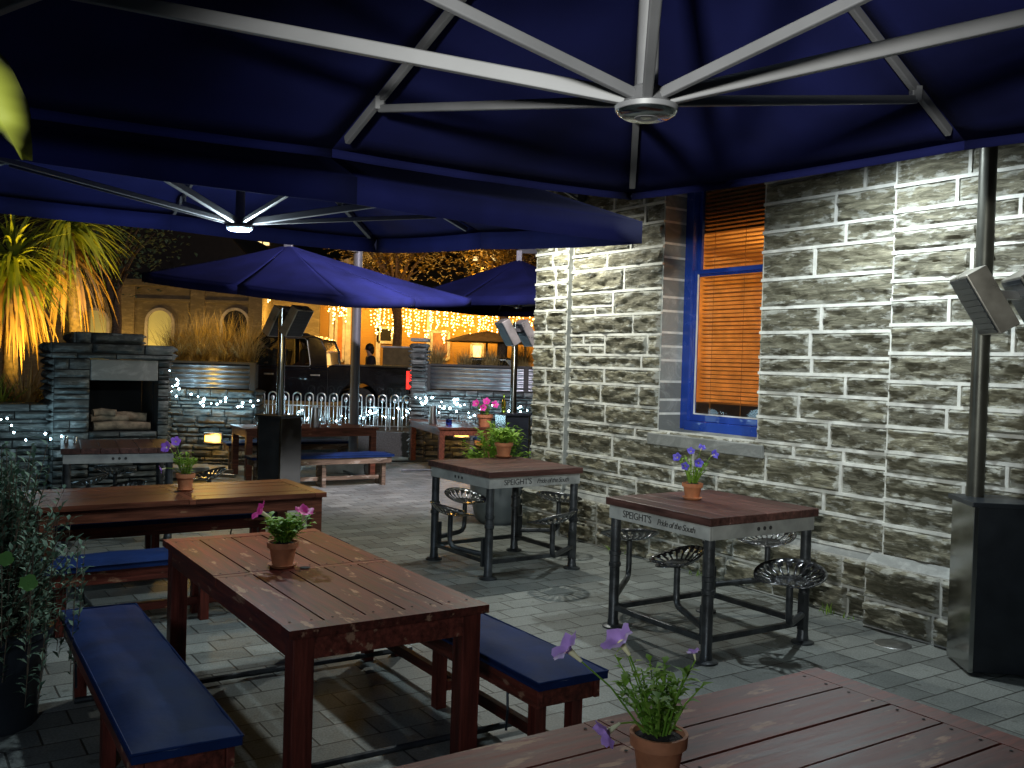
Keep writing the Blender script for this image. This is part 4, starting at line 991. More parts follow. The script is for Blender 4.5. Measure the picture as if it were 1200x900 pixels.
for i, (px, l) in enumerate(((512, .55), (545, .35), (575, .4), (612, .55))):
    q = D(px, 428, 17.25); tussock(q.x, 17.25, zQt - .03, 260, l, ['tussock beside the stone gate pier', 'short dark tussock right of the gate pier tussock', 'short tussock under the brown sunshade across the road', 'tussock at the pub corner end of the right planter'][i], 40 + i)

# ------------------------------------------------------------------ cabbage trees and strappy plants
def strap_tree(px, ytop, y, z0, zhead, lean, label, n, l, seed, skirt=90, rtr=.09):
    random.seed(seed); b = D(px, ytop, y); t = thing('cabbage_tree', label, 'tree', (b.x, y, z0), 0, 'cabbage trees behind the low wall')
    hz = zhead - z0; hd = Vector((lean, 0, hz))
    m = MB(); m.tube([(0, 0, -.3), (lean * .2, 0, hz * .35), (lean * .6, 0, hz * .7), tuple(hd)], [rtr * 1.3, rtr, rtr * .8, rtr * .7], 12); m.build('trunk', M_trunk, t, smooth=60)
    m = MB()
    for k in range(n):
        a = random.uniform(0, 2 * PI); el = math.asin(random.uniform(-.45, 1)); m.blade(hd + Vector((0, 0, random.uniform(-.15, .1))), (math.cos(a) * math.cos(el), math.sin(a) * math.cos(el), math.sin(el)), l * random.uniform(.7, 1.15), .055, random.uniform(.7, 1.7), 6)
    m.build('crown', M_strap, t)
    m = MB()
    for k in range(skirt):
        a = random.uniform(0, 2 * PI); m.blade(hd + Vector((0, 0, random.uniform(-.5, -.05))), (math.cos(a), math.sin(a), random.uniform(-.9, .1)), l * random.uniform(.8, 1.45), .05, random.uniform(1.6, 3), 6)
    m.build('dead_leaves', M_dead, t)
strap_tree(14, 320, 12.3, 1.0, 2.95, .0, 'cabbage tree with big drooping amber-lit crown at far left', 260, .95, 51, 170)
strap_tree(96, 380, 13.0, .8, 3.55, -.22, 'taller cabbage tree with bare leaning trunk behind fireplace', 200, 1.0, 52, 70, .1)
for i, (px, py, y, l, s) in enumerate(((-6, 452, 10.6, .55, 61), (28, 462, 10.9, .6, 62), (58, 452, 11.2, .5, 63))):
    random.seed(s); b = D(px, py, y); m = MB()
    for k in range(110):
        a = random.uniform(0, 2 * PI); e = random.uniform(.15, 1.2); m.blade((b.x + random.gauss(0, .06), y + random.gauss(0, .05), 1.0), (math.cos(a) * e, math.sin(a) * e, 1), l * random.uniform(.7, 1.2), .03, random.uniform(.3, 1.3), 5)
    o = m.build('flax_plant', [M_strap, M_dead, M_strap][i], None); tag(o, ['green strap-leaved plant at the left frame edge above the low wall', 'dry tan strap-leaved plant above the low wall', 'green strap-leaved plant against the chimney stones'][i], 'plant', 'strappy plants behind the low wall')
bed = MB(); bq = FM @ Vector((-2, 2.1, 0)); bed.box((0, 0, .5), (4.3, 3.0, 1.0)); o = bed.build('garden_bed', M_soil, None); o.location = (bq.x, bq.y, 0); o.rotation_euler = (0, 0, RB); tag(o, kind='structure')
u0 = D(40, 440, 11.6); light('tree_uplight', 'SPOT', (u0.x + .45, 11.45, 1.45), 380, (1, .62, .08), .05, (D(20, 320, 12.3).x, 12.3, 2.9), 110, .8)
u1 = D(110, 400, 12.4); light('tree_uplight', 'SPOT', (u1.x + .3, 11.9, 1.4), 220, (1, .6, .1), .05, (D(100, 260, 13).x, 13, 3.6), 90, .6)
light('added_tussock_fill', 'POINT', (D(255, 425, 15.4).x, 14.9, zPt + .75), 60, (1, .58, .12), .2)  # added light above and in front of the tussocks, no lamp stands there

# ------------------------------------------------------------------ truck
TY = 20.0; tx1 = D(481, 460, TY).x
tr = thing('pickup_truck', 'black double cab utility truck parked beyond the hoop fence', 'truck', (tx1 - 5.2, TY, STZ), 0)
# side outline, x from nose (0) to tail (5.2)
def arch(cx, r, n=10): return [(cx + r * math.cos(PI - PI * i / n), .42 + r * math.sin(PI - PI * i / n)) for i in range(n + 1)]
lower = [(.02, .5), (.1, .42)] + arch(.95, .42) + arch(4.1, .42) + [(5.1, .45), (5.2, .55), (5.2, 1.18), (3.5, 1.2), (3.38, 1.12), (1.33, 1.12), (1.13, 1.14), (.2, 1.02), (.04, .9)]
m = MB(); m.prism(lower, 'y', 0, 1.85); body = m.build('body', M_car, tr, bevel=.03)
# cab: posts and roof around glazing
m = MB()
def post(a, b, w=.09):
    for yy in (.12, 1.73): m.beam((a[0], yy, a[1]), (b[0], yy + (.06 if yy < 1 else -.06), b[1]), .05, w, (1, 0, 0))
post((1.5, 1.1), (2.2, 1.78), .07); post((2.62, 1.1), (2.62, 1.8), .1); m.prism([(3.27, 1.12), (3.63, 1.12), (3.6, 1.5), (3.5, 1.72), (3.4, 1.79), (3.2, 1.78)], 'y', .1, .17); m.prism([(3.27, 1.12), (3.63, 1.12), (3.6, 1.5), (3.5, 1.72), (3.4, 1.79), (3.2, 1.78)], 'y', 1.68, 1.75)
m.prism([(2.1, 1.74), (2.3, 1.81), (2.9, 1.845), (3.3, 1.82), (3.52, 1.74)], 'y', .16, 1.69)
m.box((2.6, .925, 1.14), (2.05, 1.7, .06)); m.build('cab', M_car, tr, bevel=.02)
m = MB()
for yy in (.14, 1.71):
    s_ = .05 if yy < 1 else -.05
    m.add([(1.62, yy, 1.15), (2.56, yy, 1.15), (2.56, yy + s_, 1.75), (2.2, yy + s_, 1.75)], [(0, 1, 2, 3)]); m.add([(2.69, yy, 1.15), (3.3, yy, 1.15), (3.2, yy + s_, 1.75), (2.69, yy + s_, 1.75)], [(0, 1, 2, 3)])
m.add([(1.53, .2, 1.15), (1.53, 1.65, 1.15), (2.18, 1.6, 1.75), (2.18, .25, 1.75)], [(0, 1, 2, 3)]); m.build('side_window', M_pane2, tr)
m = MB(); m.prism([(3.53, 1.14), (3.6, 1.14), (3.57, 1.5), (3.47, 1.72), (3.42, 1.72)], 'y', .172, 1.678); m.build('rear_window', M_car, tr)
m = MB(); m.tube([(2.70, .085, 1.16), (3.24, .085, 1.16), (3.27, .09, 1.2), (3.19, .1, 1.7), (3.14, .1, 1.75), (2.72, .1, 1.75)], .012, 6); m.build('window_trim', M_steel2, tr)
for x in (2.42, 3.4): m = MB(); m.box((x, -.012, .98), (.2, .03, .035)); m.build('door_handle', M_steel2, tr, bevel=.006)
m = MB()
for x in (1.58, 2.64, 3.66): m.box((x, -.002, .78), (.008, .006, .7))
m.build('door_seam', M_gap, tr)
m = MB(); m.box((4.37, .925, 1.2), (1.62, 1.7, .04)); m.build('tonneau', flat('tonneau_vinyl', (.06, .055, .05), .6), tr, bevel=.012)
for yy in (.0, 1.85):
    m = MB(); m.box((5.2, .06 if yy < 1 else 1.79, .93), (.04, .12, .42)); m.box((5.14, -.004 if yy < 1 else 1.854, .93), (.07, .012, .38)); m.build('tail_light', M_red, tr, bevel=.008)
m = MB(); m.box((5.22, .925, .5), (.1, 1.7, .16)); m.build('bumper', M_steel2, tr, bevel=.02)
for x in (.95, 4.1):
    for yy in (.11, 1.74):
        rot = Matrix.Rotation(PI / 2, 3, 'X'); m = MB(); m.lathe([(.2, -.1), (.33, -.1), (.37, -.06), (.37, .06), (.33, .1), (.2, .1)], 28, (x, yy, .37), rot); wl = m.build('wheel', M_rub, tr, smooth=40)
        m = MB(); m.lathe([(0, .09), (.07, .09), (.19, .06), (.2, .09), (.205, -.05), (0, -.05)], 20, (x, yy, .37), Matrix.Rotation(PI / 2 if yy < 1 else -PI / 2, 3, 'X')); m.build('rim', M_rim, wl, smooth=40)
m = MB(); m.lathe([(0, 0), (.1, .02), (.1, .03), (0, .04)], 12, (.05, .2, .85), Matrix.Rotation(-PI / 2, 3, 'Y')); m.build('headlight', M_glass, tr)
m = MB()
for x in (2.25, 3.1):
    for yy in (.5, 1.3): m.box((x + .2, yy, 1.22), (.14, .5, .62), Matrix.Rotation(R(8), 3, 'Y')); m.box((x - .05, yy, .95), (.5, .5, .14))
m.build('car_seat', M_trim, tr, bevel=.03)

for o_ in tr.children:
    if o_.name.split('.')[0] in ('cab', 'side_window', 'window_trim', 'rear_window', 'door_handle', 'door_seam', 'car_seat'): o_.location.x -= .22
# ------------------------------------------------------------------ people
def skin_mesh(name, verts, edges, radii, mat, parent, root=0):
    me = bpy.data.meshes.new(name); me.from_pydata(verts, edges, []); me.materials.append(mat)
    o = bpy.data.objects.new(name, me); col.objects.link(o); o.parent = parent
    sm_ = o.modifiers.new('skin', 'SKIN'); sm_.use_smooth_shade = True
    for i, r in enumerate(radii): me.skin_vertices[0].data[i].radius = (r, r)
    me.skin_vertices[0].data[root].use_root = True
    sd = o.modifiers.new('sub', 'SUBSURF'); sd.levels = 1; sd.render_levels = 2
    return o
def seated_person(loc, rz, label, hairmat, seat=.45, lean=0):
    """adult sitting; faces local -y"""
    t = thing('person', label, 'person', loc, rz); S = seat
    V = [(0, 0, S + .05), (0, .02 + lean * .3, S + .3), (0, 0 + lean, S + .5), (0, -.02 + lean, S + .58), (0, -.05 + lean, S + .67), (0, -.06 + lean, S + .78),
         (-.18, 0 + lean, S + .48), (-.23, -.03 + lean, S + .22), (-.17, -.25, S + .14), (-.12, -.36, S + .16), (.18, 0 + lean, S + .48), (.23, -.03 + lean, S + .22), (.17, -.25, S + .14), (.12, -.36, S + .16),
         (-.1, -.02, S + .05), (-.12, -.42, S + .06), (-.12, -.42, .1), (-.12, -.54, .04), (.1, -.02, S + .05), (.12, -.42, S + .06), (.12, -.42, .1), (.12, -.54, .04)]
    E = [(0, 1), (1, 2), (2, 3), (3, 4), (4, 5), (2, 6), (6, 7), (7, 8), (8, 9), (2, 10), (10, 11), (11, 12), (12, 13), (0, 14), (14, 15), (15, 16), (16, 17), (0, 18), (18, 19), (19, 20), (20, 21)]
    Rr = [.14, .14, .13, .055, .09, .085, .07, .05, .04, .04, .07, .05, .04, .04, .1, .07, .045, .045, .1, .07, .045, .045]
    skin_mesh('body', V, E, Rr, M_skin, t)
    jv = [0, 1, 2, 6, 7, 8, 10, 11, 12]; jm = {v: i for i, v in enumerate(jv)}
    skin_mesh('jacket', [V[i] for i in jv], [(jm[a], jm[b]) for a, b in E if a in jm and b in jm], [Rr[i] + .028 for i in jv], M_cloth, t)
    tv = [0, 14, 15, 16, 18, 19, 20]; tm = {v: i for i, v in enumerate(tv)}
    skin_mesh('trousers', [V[i] for i in tv], [(tm[a], tm[b]) for a, b in E if a in tm and b in tm], [Rr[i] + .018 for i in tv], M_cloth, t)
    hc = Vector((0, -.02 + lean, S + .76)); m = MB(); m.ball(hc, .115, 14, 9, (1, 1.1, 1.15)); m.ball(hc + Vector((0, .05, -.08)), .1, 10, 7, (1, .8, 1.2)); m.build('hair', hairmat, t, smooth=80)
    m = MB(); hb = Vector((0, -.055 + lean, S + .73))
    m.ball(hb + Vector((0, -.1, -.02)), .017, 8, 5, (1, 1, 1.5)); m.build('nose', M_skin, t, smooth=80)
    m = MB()
    for sx in (-1, 1): m.ball(hb + Vector((sx * .034, -.085, .015)), .011, 6, 4)
    m.build('eye', M_hair, t)
    m = MB(); m.ball(hb + Vector((0, -.085, -.06)), .016, 8, 4, (1.5, .5, .35)); m.build('mouth', M_pink, t)
    return t
TX = tx1 - 5.42
seated_person((TX + 2.2, TY + .5, STZ + .55), R(-90), 'person at the front window of the black truck, face lit warm', M_hair, .44)
seated_person((TX + 3.08, TY + .55, STZ + .55), R(-90), 'person in dark clothes in the rear seat of the black truck', M_hair, .44)
sp2 = D(434, 417, 27.0)
seated_person((sp2.x, 27.0, STZ), R(-70), 'dark-haired person in a dark jacket seated across the street', M_hair, .45 + (sp2.z - STZ - .98), .0)

# ------------------------------------------------------------------ buildings across the street
YB = 33.0
bs = thing('stone_building', 'low stone building with arched windows across the street at left', 'building', (D(75, 380, YB).x, YB, STZ), 0)
xw = D(309, 380, YB).x - D(75, 380, YB).x; hz_ = D(190, 328, YB).z - STZ
m = MB(); m.box((xw / 2 - 2.5, 4, hz_ / 2), (xw + 5, 8, hz_))
for k, px in enumerate((98, 150, 232, 300)):
    x = D(px, 380, YB).x - D(75, 380, YB).x; m.box((x, -.06, hz_ / 2), (.5, .12, hz_))
m.box((xw / 2 - 2.5, -.1, hz_ - .12), (xw + 5.2, .3, .24)); m.box((xw / 2 - 2.5, -.04, hz_ - .7), (xw + 5, .1, .12)); m.build('wall', M_ftone, bs, bevel=.02)
for px, mat in ((112, M_winl2), (188, M_winl2), (276, M_gap)):
    x = D(px, 380, YB).x - D(75, 380, YB).x; zc_ = D(px, 378, YB).z - STZ; r = .42; z0_ = zc_ - 1.5
    pts = [(x + r * math.cos(PI * i / 14), zc_ + r * math.sin(PI * i / 14)) for i in range(15)] + [(x - r, z0_), (x + r, z0_)]
    fr = [(x + (u - x) * 1.22, zc_ + (v - zc_) * (1.22 if v >= zc_ else 1)) for u, v in pts]
    m = MB(); k = len(pts); m.add([(u, -.1, v) for u, v in fr] + [(u, -.1, v) for u, v in pts] + [(u, -.003, v) for u, v in fr] + [(u, -.003, v) for u, v in pts], [(i, (i + 1) % k, k + (i + 1) % k, k + i) for i in range(k)] + [(i, 2 * k + i, 2 * k + (i + 1) % k, (i + 1) % k) for i in range(k)] + [(k + i, k + (i + 1) % k, 3 * k + (i + 1) % k, 3 * k + i) for i in range(k)])
    w_ = m.build('window', M_fascia, bs); m = MB(); m.prism(pts, 'y', -.02, -.006); m.build('pane', mat, w_)
m = MB(); m.prism([(-5, hz_ + .004), (xw + .2, hz_ + .004), (xw - 2, hz_ + 2.2), (-3, hz_ + 2.2)], 'y', .5, 7.5); m.build('roof', M_roof, bs)
for k, (px, py, y, e) in enumerate(((150, 408, 31.8, 34), (240, 408, 31.8, 46), (110, 405, 31.8, 20))): light('facade_light', 'POINT', D(px, py, y), e, (1, .62, .14), .2)

YT = 34.5; X0 = D(312, 380, YT).x
bt = thing('timber_building', 'amber-lit weatherboard house hung with warm fairy lights across the street', 'building', (X0, YT, STZ), 0)
XW = D(660, 380, YT).x - X0 + 6; ht = D(520, 350, YT).z - STZ
def bx(px): return D(px, 400, YT).x - X0
def bz(py): return D(480, py, YT).z - STZ
m = MB(); m.box((XW / 2, 4, ht / 2), (XW, 8, ht)); m.build('wall', M_side, bt)
m = MB(); 
for a, b in ((312, 318), (386, 391), (405, 411), (441, 446), (462, 466), (500, 504)):
    m = MB(); m.box(((bx(a) + bx(b)) / 2, -.05, ht / 2), (bx(b) - bx(a), .1, ht)); m.build('corner_board', M_fascia, bt, bevel=.01)
m = MB(); m.prism([(-.5, ht - .3), (8.6, ht + 3.0), (XW + .6, ht - .2), (XW + .6, ht + .02), (8.6, ht + 3.3), (-.5, ht)], 'y', -.9, 8.2); m.build('roof', M_roof, bt)
m = MB(); m.beam((-.5, -.95, ht - .18), (8.6, -.95, ht + 3.13), .08, .24); m.beam((8.6, -.95, ht + 3.13), (XW + .6, -.95, ht - .1), .08, .24); m.build('fascia', M_fascia, bt)
m = MB(); m.box((bx(342), -.12, ht / 2), (bx(384) - bx(318) , .2, ht)); m.build('dark_bay', M_ftone, bt, bevel=.02)
def fwin(a, b, ya, yb, mat, name='window'):
    m = MB(); x0, x1, z0, z1 = bx(a), bx(b), bz(yb), bz(ya)
    for (cx, cz, sx, sz) in ((x0, (z0 + z1) / 2, .1, z1 - z0), (x1, (z0 + z1) / 2, .1, z1 - z0), ((x0 + x1) / 2, z0, x1 - x0, .1), ((x0 + x1) / 2, z1, x1 - x0, .1)): m.box((cx, -.04, cz), (sx, .12, sz))
    w = m.build(name, M_fascia, bt, bevel=.01); m = MB(); m.box(((x0 + x1) / 2, -.025, (z0 + z1) / 2), (x1 - x0 - .1, .03, z1 - z0 - .1)); m.build('pane', mat, w)
fwin(443, 460, 385, 402, M_gap); fwin(506, 526, 388, 420, flat('dull_panel', (.35, .16, .05), .5), 'door'); fwin(553, 566, 401, 424, M_winl, 'door'); fwin(394, 403, 372, 425, flat('orange_panel', (.6, .2, .04), .5), 'door')
def curtain(label, regions, n, seed):
    random.seed(seed); t = thing('fairy_light_curtain', label, 'fairy lights', (X0, YT, STZ), 0, 'warm fairy light curtains on the weatherboard house'); bm = MB(); cm = MB()
    for (a, b, ya, yb, w) in regions:
        x0, x1 = bx(a), bx(b); N_ = max(3, int((x1 - x0) / .10))
        for k in range(N_):
            x = x0 + (x1 - x0) * (k + random.uniform(.1, .9)) / N_; zt_ = bz(ya); zb = bz(ya + (yb - ya) * random.uniform(.55, 1)); cm.tube([(x, -1.0, zt_), (x, -1.0, zb)], .005, 4)
            q = zt_
            while q > zb: bm.ball((x + random.uniform(-.03, .03), -1.02, q), .024 * random.uniform(.6, 1.3), 6, 4); q -= random.uniform(.06, .15)
        cm.tube([(x0, -1.0, bz(ya)), (x1, -1.0, bz(ya))], .008, 4)
    tag(bm.build('bulbs', M_warmb, t, smooth=80), kind='stuff'); cm.build('cable', M_cable, t); return t
curtain('warm fairy light curtain along the far eaves behind the parasols', [(438, 545, 359, 392, 1), (545, 625, 357, 392, 1)], 0, 3)
curtain('warm fairy light strands hanging left of the mast', [(390, 413, 350, 388, 1), (312, 326, 344, 360, 1), (318, 324, 350, 366, 1)], 0, 4)
curtain('warm fairy light strands drooping in the arches below the eaves', [(442, 452, 385, 398, 1), (463, 468, 388, 400, 1), (480, 484, 385, 396, 1), (500, 506, 388, 402, 1), (520, 524, 388, 402, 1), (565, 572, 388, 400, 1), (590, 600, 385, 402, 1)], 0, 5)
for (px, py, e, y) in ((330, 372, 75, 33.0), (400, 380, 85, 33.0), (440, 372, 90, 33.0), (490, 380, 105, 33.0), (545, 385, 115, 33.0), (595, 385, 115, 33.0)):
    light('eaves_light', 'POINT', D(px, py, y), e, (1, .55, .1), .25)
# furniture across the street
ps = D(570, 420, 29.5); t = thing('sunshade', 'brown fabric sunshade over a table across the street', 'sunshade', (ps.x, 29.5, STZ), 0)
zt2 = D(570, 388, 29.5).z - STZ; ze2 = D(570, 401, 29.5).z - STZ
m = MB(); m.lathe([(1.35, ze2), (.7, ze2 + .22), (0, zt2), (.68, ze2 + .19), (1.33, ze2 - .01)], 8); m.build('canopy', M_bag, t)
m = MB(); m.tube([(0, 0, 0), (0, 0, zt2)], .03, 8); m.build('pole', M_tim, t)
ps = D(615, 420, 30.5); t = thing('sunshade', 'brown fabric sunshade farthest right, half behind the heater', 'sunshade', (ps.x, 30.5, STZ), 0)
m = MB(); m.lathe([(1.2, ze2), (.6, ze2 + .2), (0, zt2), (.58, ze2 + .17), (1.18, ze2 - .01)], 8); m.build('canopy', M_bag, t)
m = MB(); m.tube([(0, 0, 0), (0, 0, zt2)], .03, 8); m.build('pole', M_tim, t)
ct = D(470, 425, 27.5); t = thing('counter', 'beige outdoor serving counter across the street', 'counter', (ct.x, 27.5, STZ), 0)
hcn = D(470, 407, 27.5).z - STZ
m = MB(); m.box((0, 0, hcn / 2), (1.0, .6, hcn - .04)); m.build('cabinet', M_bag, t, bevel=.02); m = MB(); m.box((0, 0, hcn), (1.1, .7, .05)); m.build('worktop', M_pale, t, bevel=.01)
# parked car roof across the street
pc = D(570, 425, 25.5); t = thing('parked_car', 'dark car parked across the street, only its roof showing', 'car', (pc.x - 2.1, 25.5, STZ), 0)
prof = [(.0, .35), (4.2, .35), (4.2, .85), (3.6, .95), (3.1, 1.38), (2.6, 1.45), (1.7, 1.43), (1.1, 1.0), (.1, .8)]
rz_ = D(570, 418, 25.5).z - STZ; k = rz_ / 1.45
m = MB(); m.prism([(u, v * k) for u, v in prof], 'y', 0, 1.7); m.build('body', M_car, t, bevel=.05)
for x in (.85, 3.4):
    for yy in (.08, 1.62): m = MB(); m.lathe([(0, -.09), (.3, -.09), (.32, .09), (0, .09)], 20, (x, yy, .32), Matrix.Rotation(PI / 2, 3, 'X')); m.build('wheel', M_rub, t, smooth=40)
m = MB(); m.add([(1.3, -.005, 1.02 * k), (2.95, -.005, 1.02 * k), (2.6, -.005, 1.36 * k), (1.75, -.005, 1.36 * k)], [(0, 1, 2, 3)]); m.build('side_window', M_gap, t)
# houses on the dark hillside with lit windows
for i, (px, py, y, label) in enumerate(((285, 283, 90, 'distant hillside house with a row of lit windows at left'), (497, 296, 88, 'distant hillside house with a lit gable above the eaves'), (560, 302, 95, 'distant hillside house with small lit windows at right'))):
    p = D(px, py, y); t = thing('hillside_house', label, 'house', (p.x, y, p.z - 4), 0)
    m = MB(); m.box((0, 3, 2.5), (7.5, 6, 8)); m.build('wall', M_ftone, t)
    m = MB(); m.prism([(-4.1, 6.504), (4.1, 6.504), (0, 8.5)], 'y', -.3, 6.3); m.build('roof', M_roof, t)
    for dx in ((-1.8, -.2, 1.5, 2.2) if i != 1 else (-.4, .5)): m = MB(); m.box((dx, -.02, 4.1), (.55, .05, .8 if i != 1 else 1.7)); m.build('window', M_winl, t)
# autumn trees behind
def leafy_tree(px, py, y, rad, hh, label, n, seed, mat):
    random.seed(seed); c = D(px, py, y); t = thing('leafy_tree', label, 'tree', (c.x, y, STZ), 0, 'trees across the street'); cz = c.z - STZ
    m = MB(); m.tube([(0, 0, -.2), (.1, 0, cz * .5), (0, .1, cz)], [.2, .14, .06], 8); st = m
    tips = []
    for k in range(18):
        a = random.uniform(0, 2 * PI); q = Vector((math.cos(a) * rad * random.uniform(.4, .95), math.sin(a) * rad * .8 * random.uniform(.3, 1), cz + random.uniform(-.6, .8) * hh)); st.tube([(0, 0, cz * random.uniform(.5, .9)), (q.x * .5, q.y * .5, (cz * .8 + q.z) / 2), tuple(q)], [.06, .04, .012], 5); tips.append(q)
    st.build('trunk', M_trunk, t, smooth=60); m = MB()
    for k in range(n):
        b = random.choice(tips); q = b + Vector((random.gauss(0, .5), random.gauss(0, .5), random.gauss(0, .4))); a = random.uniform(0, 2 * PI); m.leaf(q, (math.cos(a), math.sin(a), random.uniform(-1, .5)), (0, 0, 1), random.uniform(.11, .2), random.uniform(.09, .14), .2)
    m.build('crown', mat, t)
leafy_tree(590, 270, 29.0, 3.2, 1.6, 'autumn tree with orange-lit leaves above the back parasol', 5200, 90, M_autumn)
leafy_tree(465, 300, 30.5, 1.8, .8, 'smaller autumn tree with orange-lit leaves left of the gable', 2000, 91, M_autumn)
leafy_tree(135, 285, 27.0, 1.6, 1.4, 'dark green tree behind the cabbage trees', 1200, 92, M_dgreen)
light('tree_lamp', 'POINT', D(560, 320, 27.3), 70, (1, .5, .1), .2); light('tree_lamp', 'POINT', D(470, 325, 29.0), 28, (1, .5, .1), .2)
# leaf sprigs; the one by the second parasol stands for a tree branch
for i, (px, py, y, label) in enumerate(((204, 270, 9.4, 'lit green leaf sprig hanging under the second parasol edge'), (612, 285, 11.5, 'yellow leaf sprig hanging beside the pub corner'))):
    random.seed(70 + i); p = D(px, py - 22, y); m = MB(); st = MB(); t = thing('leaf_sprig', label, 'leaf sprig', (p.x, y, p.z), 0)
    st.tube([(-.5, .1, .7), (-.2, .05, .35), (0, 0, .1), (.02, 0, -.05)], .005, 5); st.build('stem', M_trunk, t)
    for k in range(9): m.leaf((random.uniform(-.1, .1), random.uniform(-.05, .05), random.uniform(-.05, .14)), (random.uniform(-.5, .5), random.uniform(-.3, .1), -1), (0, 1, .2), random.uniform(.1, .17), .09, .25)
    m.build('leaves', M_big, t)

# ------------------------------------------------------------------ things on the far tables
gl = thing('drinking_glass', 'clear drinking glass on the far tables', 'glass', (0, 0, 0), 0, 'glasses on the far tables')
m = MB(); m.lathe([(0, 0), (.032, 0), (.042, .14), (.039, .14), (.03, .012), (0, .012)], 14); m.build('tumbler', M_glass, gl, smooth=40)
gpos = [(300, 499, .75), (372, 499, .75), (378, 497, .75), (385, 500, .75), (398, 498, .75), (421, 497, .75), (425, 499, .75), (352, 498, .75), (539, 496, .75), (546, 495, .75), (553, 496, .75), (534, 495, .75)]
for i, (px, py, z_) in enumerate(gpos):
    p = P(px, py, z_); o = gl if i == 0 else copy_tree(gl); o.location = (p.x, p.y, z_)
    o['label'] = 'clear drinking glass on the far table below the hoop fence' if i < 8 else 'clear drinking glass beside the pink flowers on the far table'
    o['group'] = 'glasses on the long far table' if i < 8 else 'glasses on the table by the corner'
def jug(px, py, label, h=.26):
    p = P(px, py, .75); t = thing('water_jug', label, 'jug', (p.x, p.y, .75), 0); m = MB(); m.lathe([(0, 0), (.07, 0), (.075, .02), (.06, h * .7), (.058, h), (.052, h), (.054, h * .7), (0, .01)], 18); m.build('body', M_steel2, t, smooth=40)
    m = MB(); m.tube([(.06, 0, h * .9), (.12, 0, h * .85), (.12, 0, h * .35), (.068, 0, h * .25)], .008, 6); m.build('handle', M_steel2, t, smooth=40)
jug(369, 501, 'steel water jug on the far table of glasses', .3); jug(507, 497, 'steel water jug on the far wooden table by the pier', .3)
def bottle(p, mat, label):
    m = MB(); m.lathe([(0, 0), (.035, 0), (.036, .16), (.013, .21), (.013, .27), (.015, .27), (.015, .285), (0, .285)], 16); o = m.build('bottle', mat, None, smooth=40); o.location = p; tag(o, label, 'bottle')
p = P(335, 500, .75); bottle((p.x, p.y, .75), M_bottle, 'brown bottle on the far table beside the heater pole')
p = D(590, 483, 14.3); bottle((p.x, 14.25, 1.05), M_yglass, 'yellow-green bottle on the heater box at the pub corner')
p = P(526, 498, .75); m = MB(); m.lathe([(0, 0), (.05, 0), (.055, .1), (.05, .1), (.046, .012), (0, .012)], 16); o = m.build('candle_holder', glass('blue_glass', (.1, .15, .5)), None, smooth=40); o.location = (p.x, p.y, .75); tag(o, 'blue glass candle holder on the far wooden table', 'candle holder')
p = P(66, 520, .9)
for i, (dx, dy) in enumerate(((.06, .02), (.16, .0))):
    m = MB(); m.lathe([(0, 0), (.022, 0), (.02, .06), (.012, .075), (0, .078)], 12); o = m.build('shaker', M_steel, None, smooth=40); o.location = (p.x + dx, p.y + dy + .05, .9); tag(o, 'small salt or pepper shaker on the fireplace bar table', 'shaker', 'shakers on the fireplace table')
# weighted metal cross base and slab by the fireplace table
p = P(236, 560, 0); t = thing('slab_weight', 'grey slab on crossed metal feet right of the fireplace table', 'slab weight', g(p), R(20))
m = MB(); m.box((-.2, .0, .15), (.6, .5, .06)); m.build('slab', M_conc, t, bevel=.01); m = MB(); m.beam((-.55, -.3, .06), (.45, .3, .06), .06, .05); m.beam((-.55, .3, .055), (.45, -.3, .055), .06, .05); m.box((-.2, 0, .1), (.1, .1, .04)); m.build('cross_foot', M_steel2, t, bevel=.004)
# drain cover
p = P(1046, 755, 0); m = MB(); m.lathe([(0, .004), (.04, .004), (.05, .009), (.075, .009), (.085, .004), (.115, .004), (.12, .001)], 24); o = m.build('drain_cover', M_steel2, None, smooth=30); o.location = g(p); tag(o, 'round metal drain cover in the paving near the pub wall', 'drain cover')

for i, (s_, n_, lab) in enumerate(((1.55, 26, 'small green weed at the wall foot behind the centre bar table'), (2.75, 34, 'small green weed at the wall foot between the bar tables'), (4.1, 22, 'small green weed at the wall foot behind the right bar table'), (5.0, 18, 'small green weed beside the projecting plinth near the drain'))):
    random.seed(300 + i); q = PM @ Vector((s_, -.06, 0)); m = MB()
    for k in range(n_): m.blade((random.gauss(0, .07), random.gauss(0, .025), 0), (random.uniform(-.6, .6), random.uniform(-.6, .6), 1), random.uniform(.04, .11), .007, random.uniform(.4, 1.4), 4)
    o = m.build('weed', M_pgreen, None); o.location = (q.x, q.y, 0); o.rotation_euler = (0, 0, RB - PI / 2); tag(o, lab, 'weed', 'weeds along the pub wall')
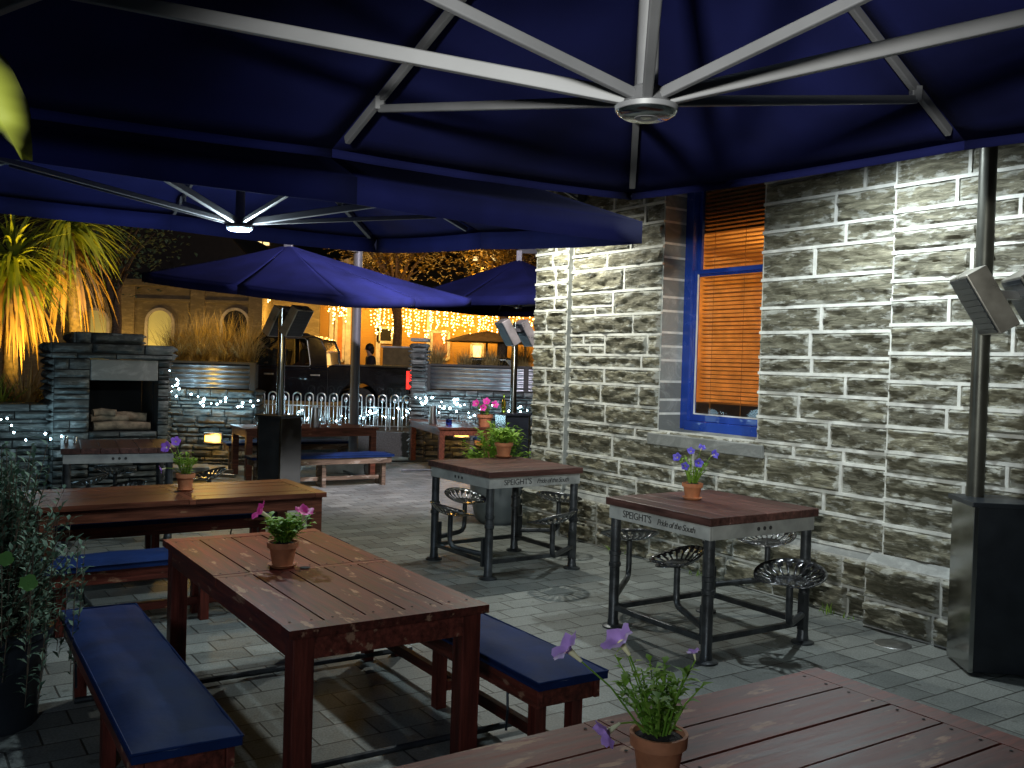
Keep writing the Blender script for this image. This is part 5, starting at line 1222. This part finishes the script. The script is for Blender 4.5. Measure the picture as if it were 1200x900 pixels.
# ------------------------------------------------------------------ other lamps and added fill lights
hubB = Vector((cenB.x, cenB.y, 2.56)); light('parasol_led', 'POINT', hubB - Vector((0, 0, .05)), 75, (.75, .93, 1), .05)
light('added_corner_flood', 'SPOT', PM @ Vector((-.15, -.1, 4.5)), 1500, (.95, .88, 1), .08, (-1.6, 14.5, 2.2), 120, .8)  # added spot that brightens the middle and back canopies
light('added_wall_fill', 'SPOT', (-.7, -.9, 2.2), 960, (.97, .98, .88), .12, PM @ Vector((2.9, 0, 2.6)), 44, 1).data.specular_factor = 0  # added frontal fill for the pub wall, without a fixture
t = thing('wall_lamp', 'added black floodlight high on the corner of the pub', 'wall lamp', PM @ Vector((-.1, -.06, 4.55)), RB - PI / 2, 'floodlights on the pub wall'); m = MB(); m.box((0, 0, .06), (.2, .12, .1)); m.build('housing', M_blk, t); m = MB(); m.box((0, .08, .06), (.05, .08, .05)); m.build('mount', M_blk, t)  # fixture added to go with the corner spot
light('added_warm_fill', 'POINT', (-2.2, 10.6, 1.9), 8, (1, .72, .2), .15)  # added warm fill, no lamp at this spot
light('added_cool_fill', 'POINT', (-1.1, -1.6, 2.35), 170, (.66, .82, 1), .3).data.specular_factor = 0  # added cool fill behind the camera, no lamp known there
light('added_street_fill', 'POINT', D(520, 330, 18.4), 70, (1, .8, .5), .1).data.specular_factor = 0  # added light to brighten the road behind the fence, no lamp post

# ------------------------------------------------------------------ world
w = bpy.data.worlds.new('World'); sc.world = w; w.use_nodes = True; N = w.node_tree.nodes; L = w.node_tree.links
sky = N.new('ShaderNodeTexSky'); sky.sky_type = 'NISHITA'; sky.sun_disc = False; sky.sun_elevation = R(-3); sky.sun_rotation = R(200)
bg = N['Background']; bg.inputs['Strength'].default_value = .12; L.new(sky.outputs[0], bg.inputs['Color'])
sd = bpy.data.lights.new('moon', 'SUN'); sd.energy = .01; sd.angle = R(.5); sd.color = (.7, .8, 1); so = bpy.data.objects.new('moon', sd); col.objects.link(so); so.rotation_euler = (R(45), 0, R(-30))
vs_ = sc.view_settings; vs_.view_transform = 'Standard'; vs_.look = 'None'; vs_.gamma = 1; vs_.use_curve_mapping = False; vs_.exposure = .3
cy = sc.cycles; cy.use_denoising = True
try: cy.denoiser = 'OPENIMAGEDENOISE'
except Exception: pass
cy.max_bounces = 6; cy.diffuse_bounces = 3; cy.glossy_bounces = 3; cy.transmission_bounces = 5; cy.transparent_max_bounces = 8; cy.sample_clamp_indirect = 3; cy.caustics_reflective = False; cy.caustics_refractive = False
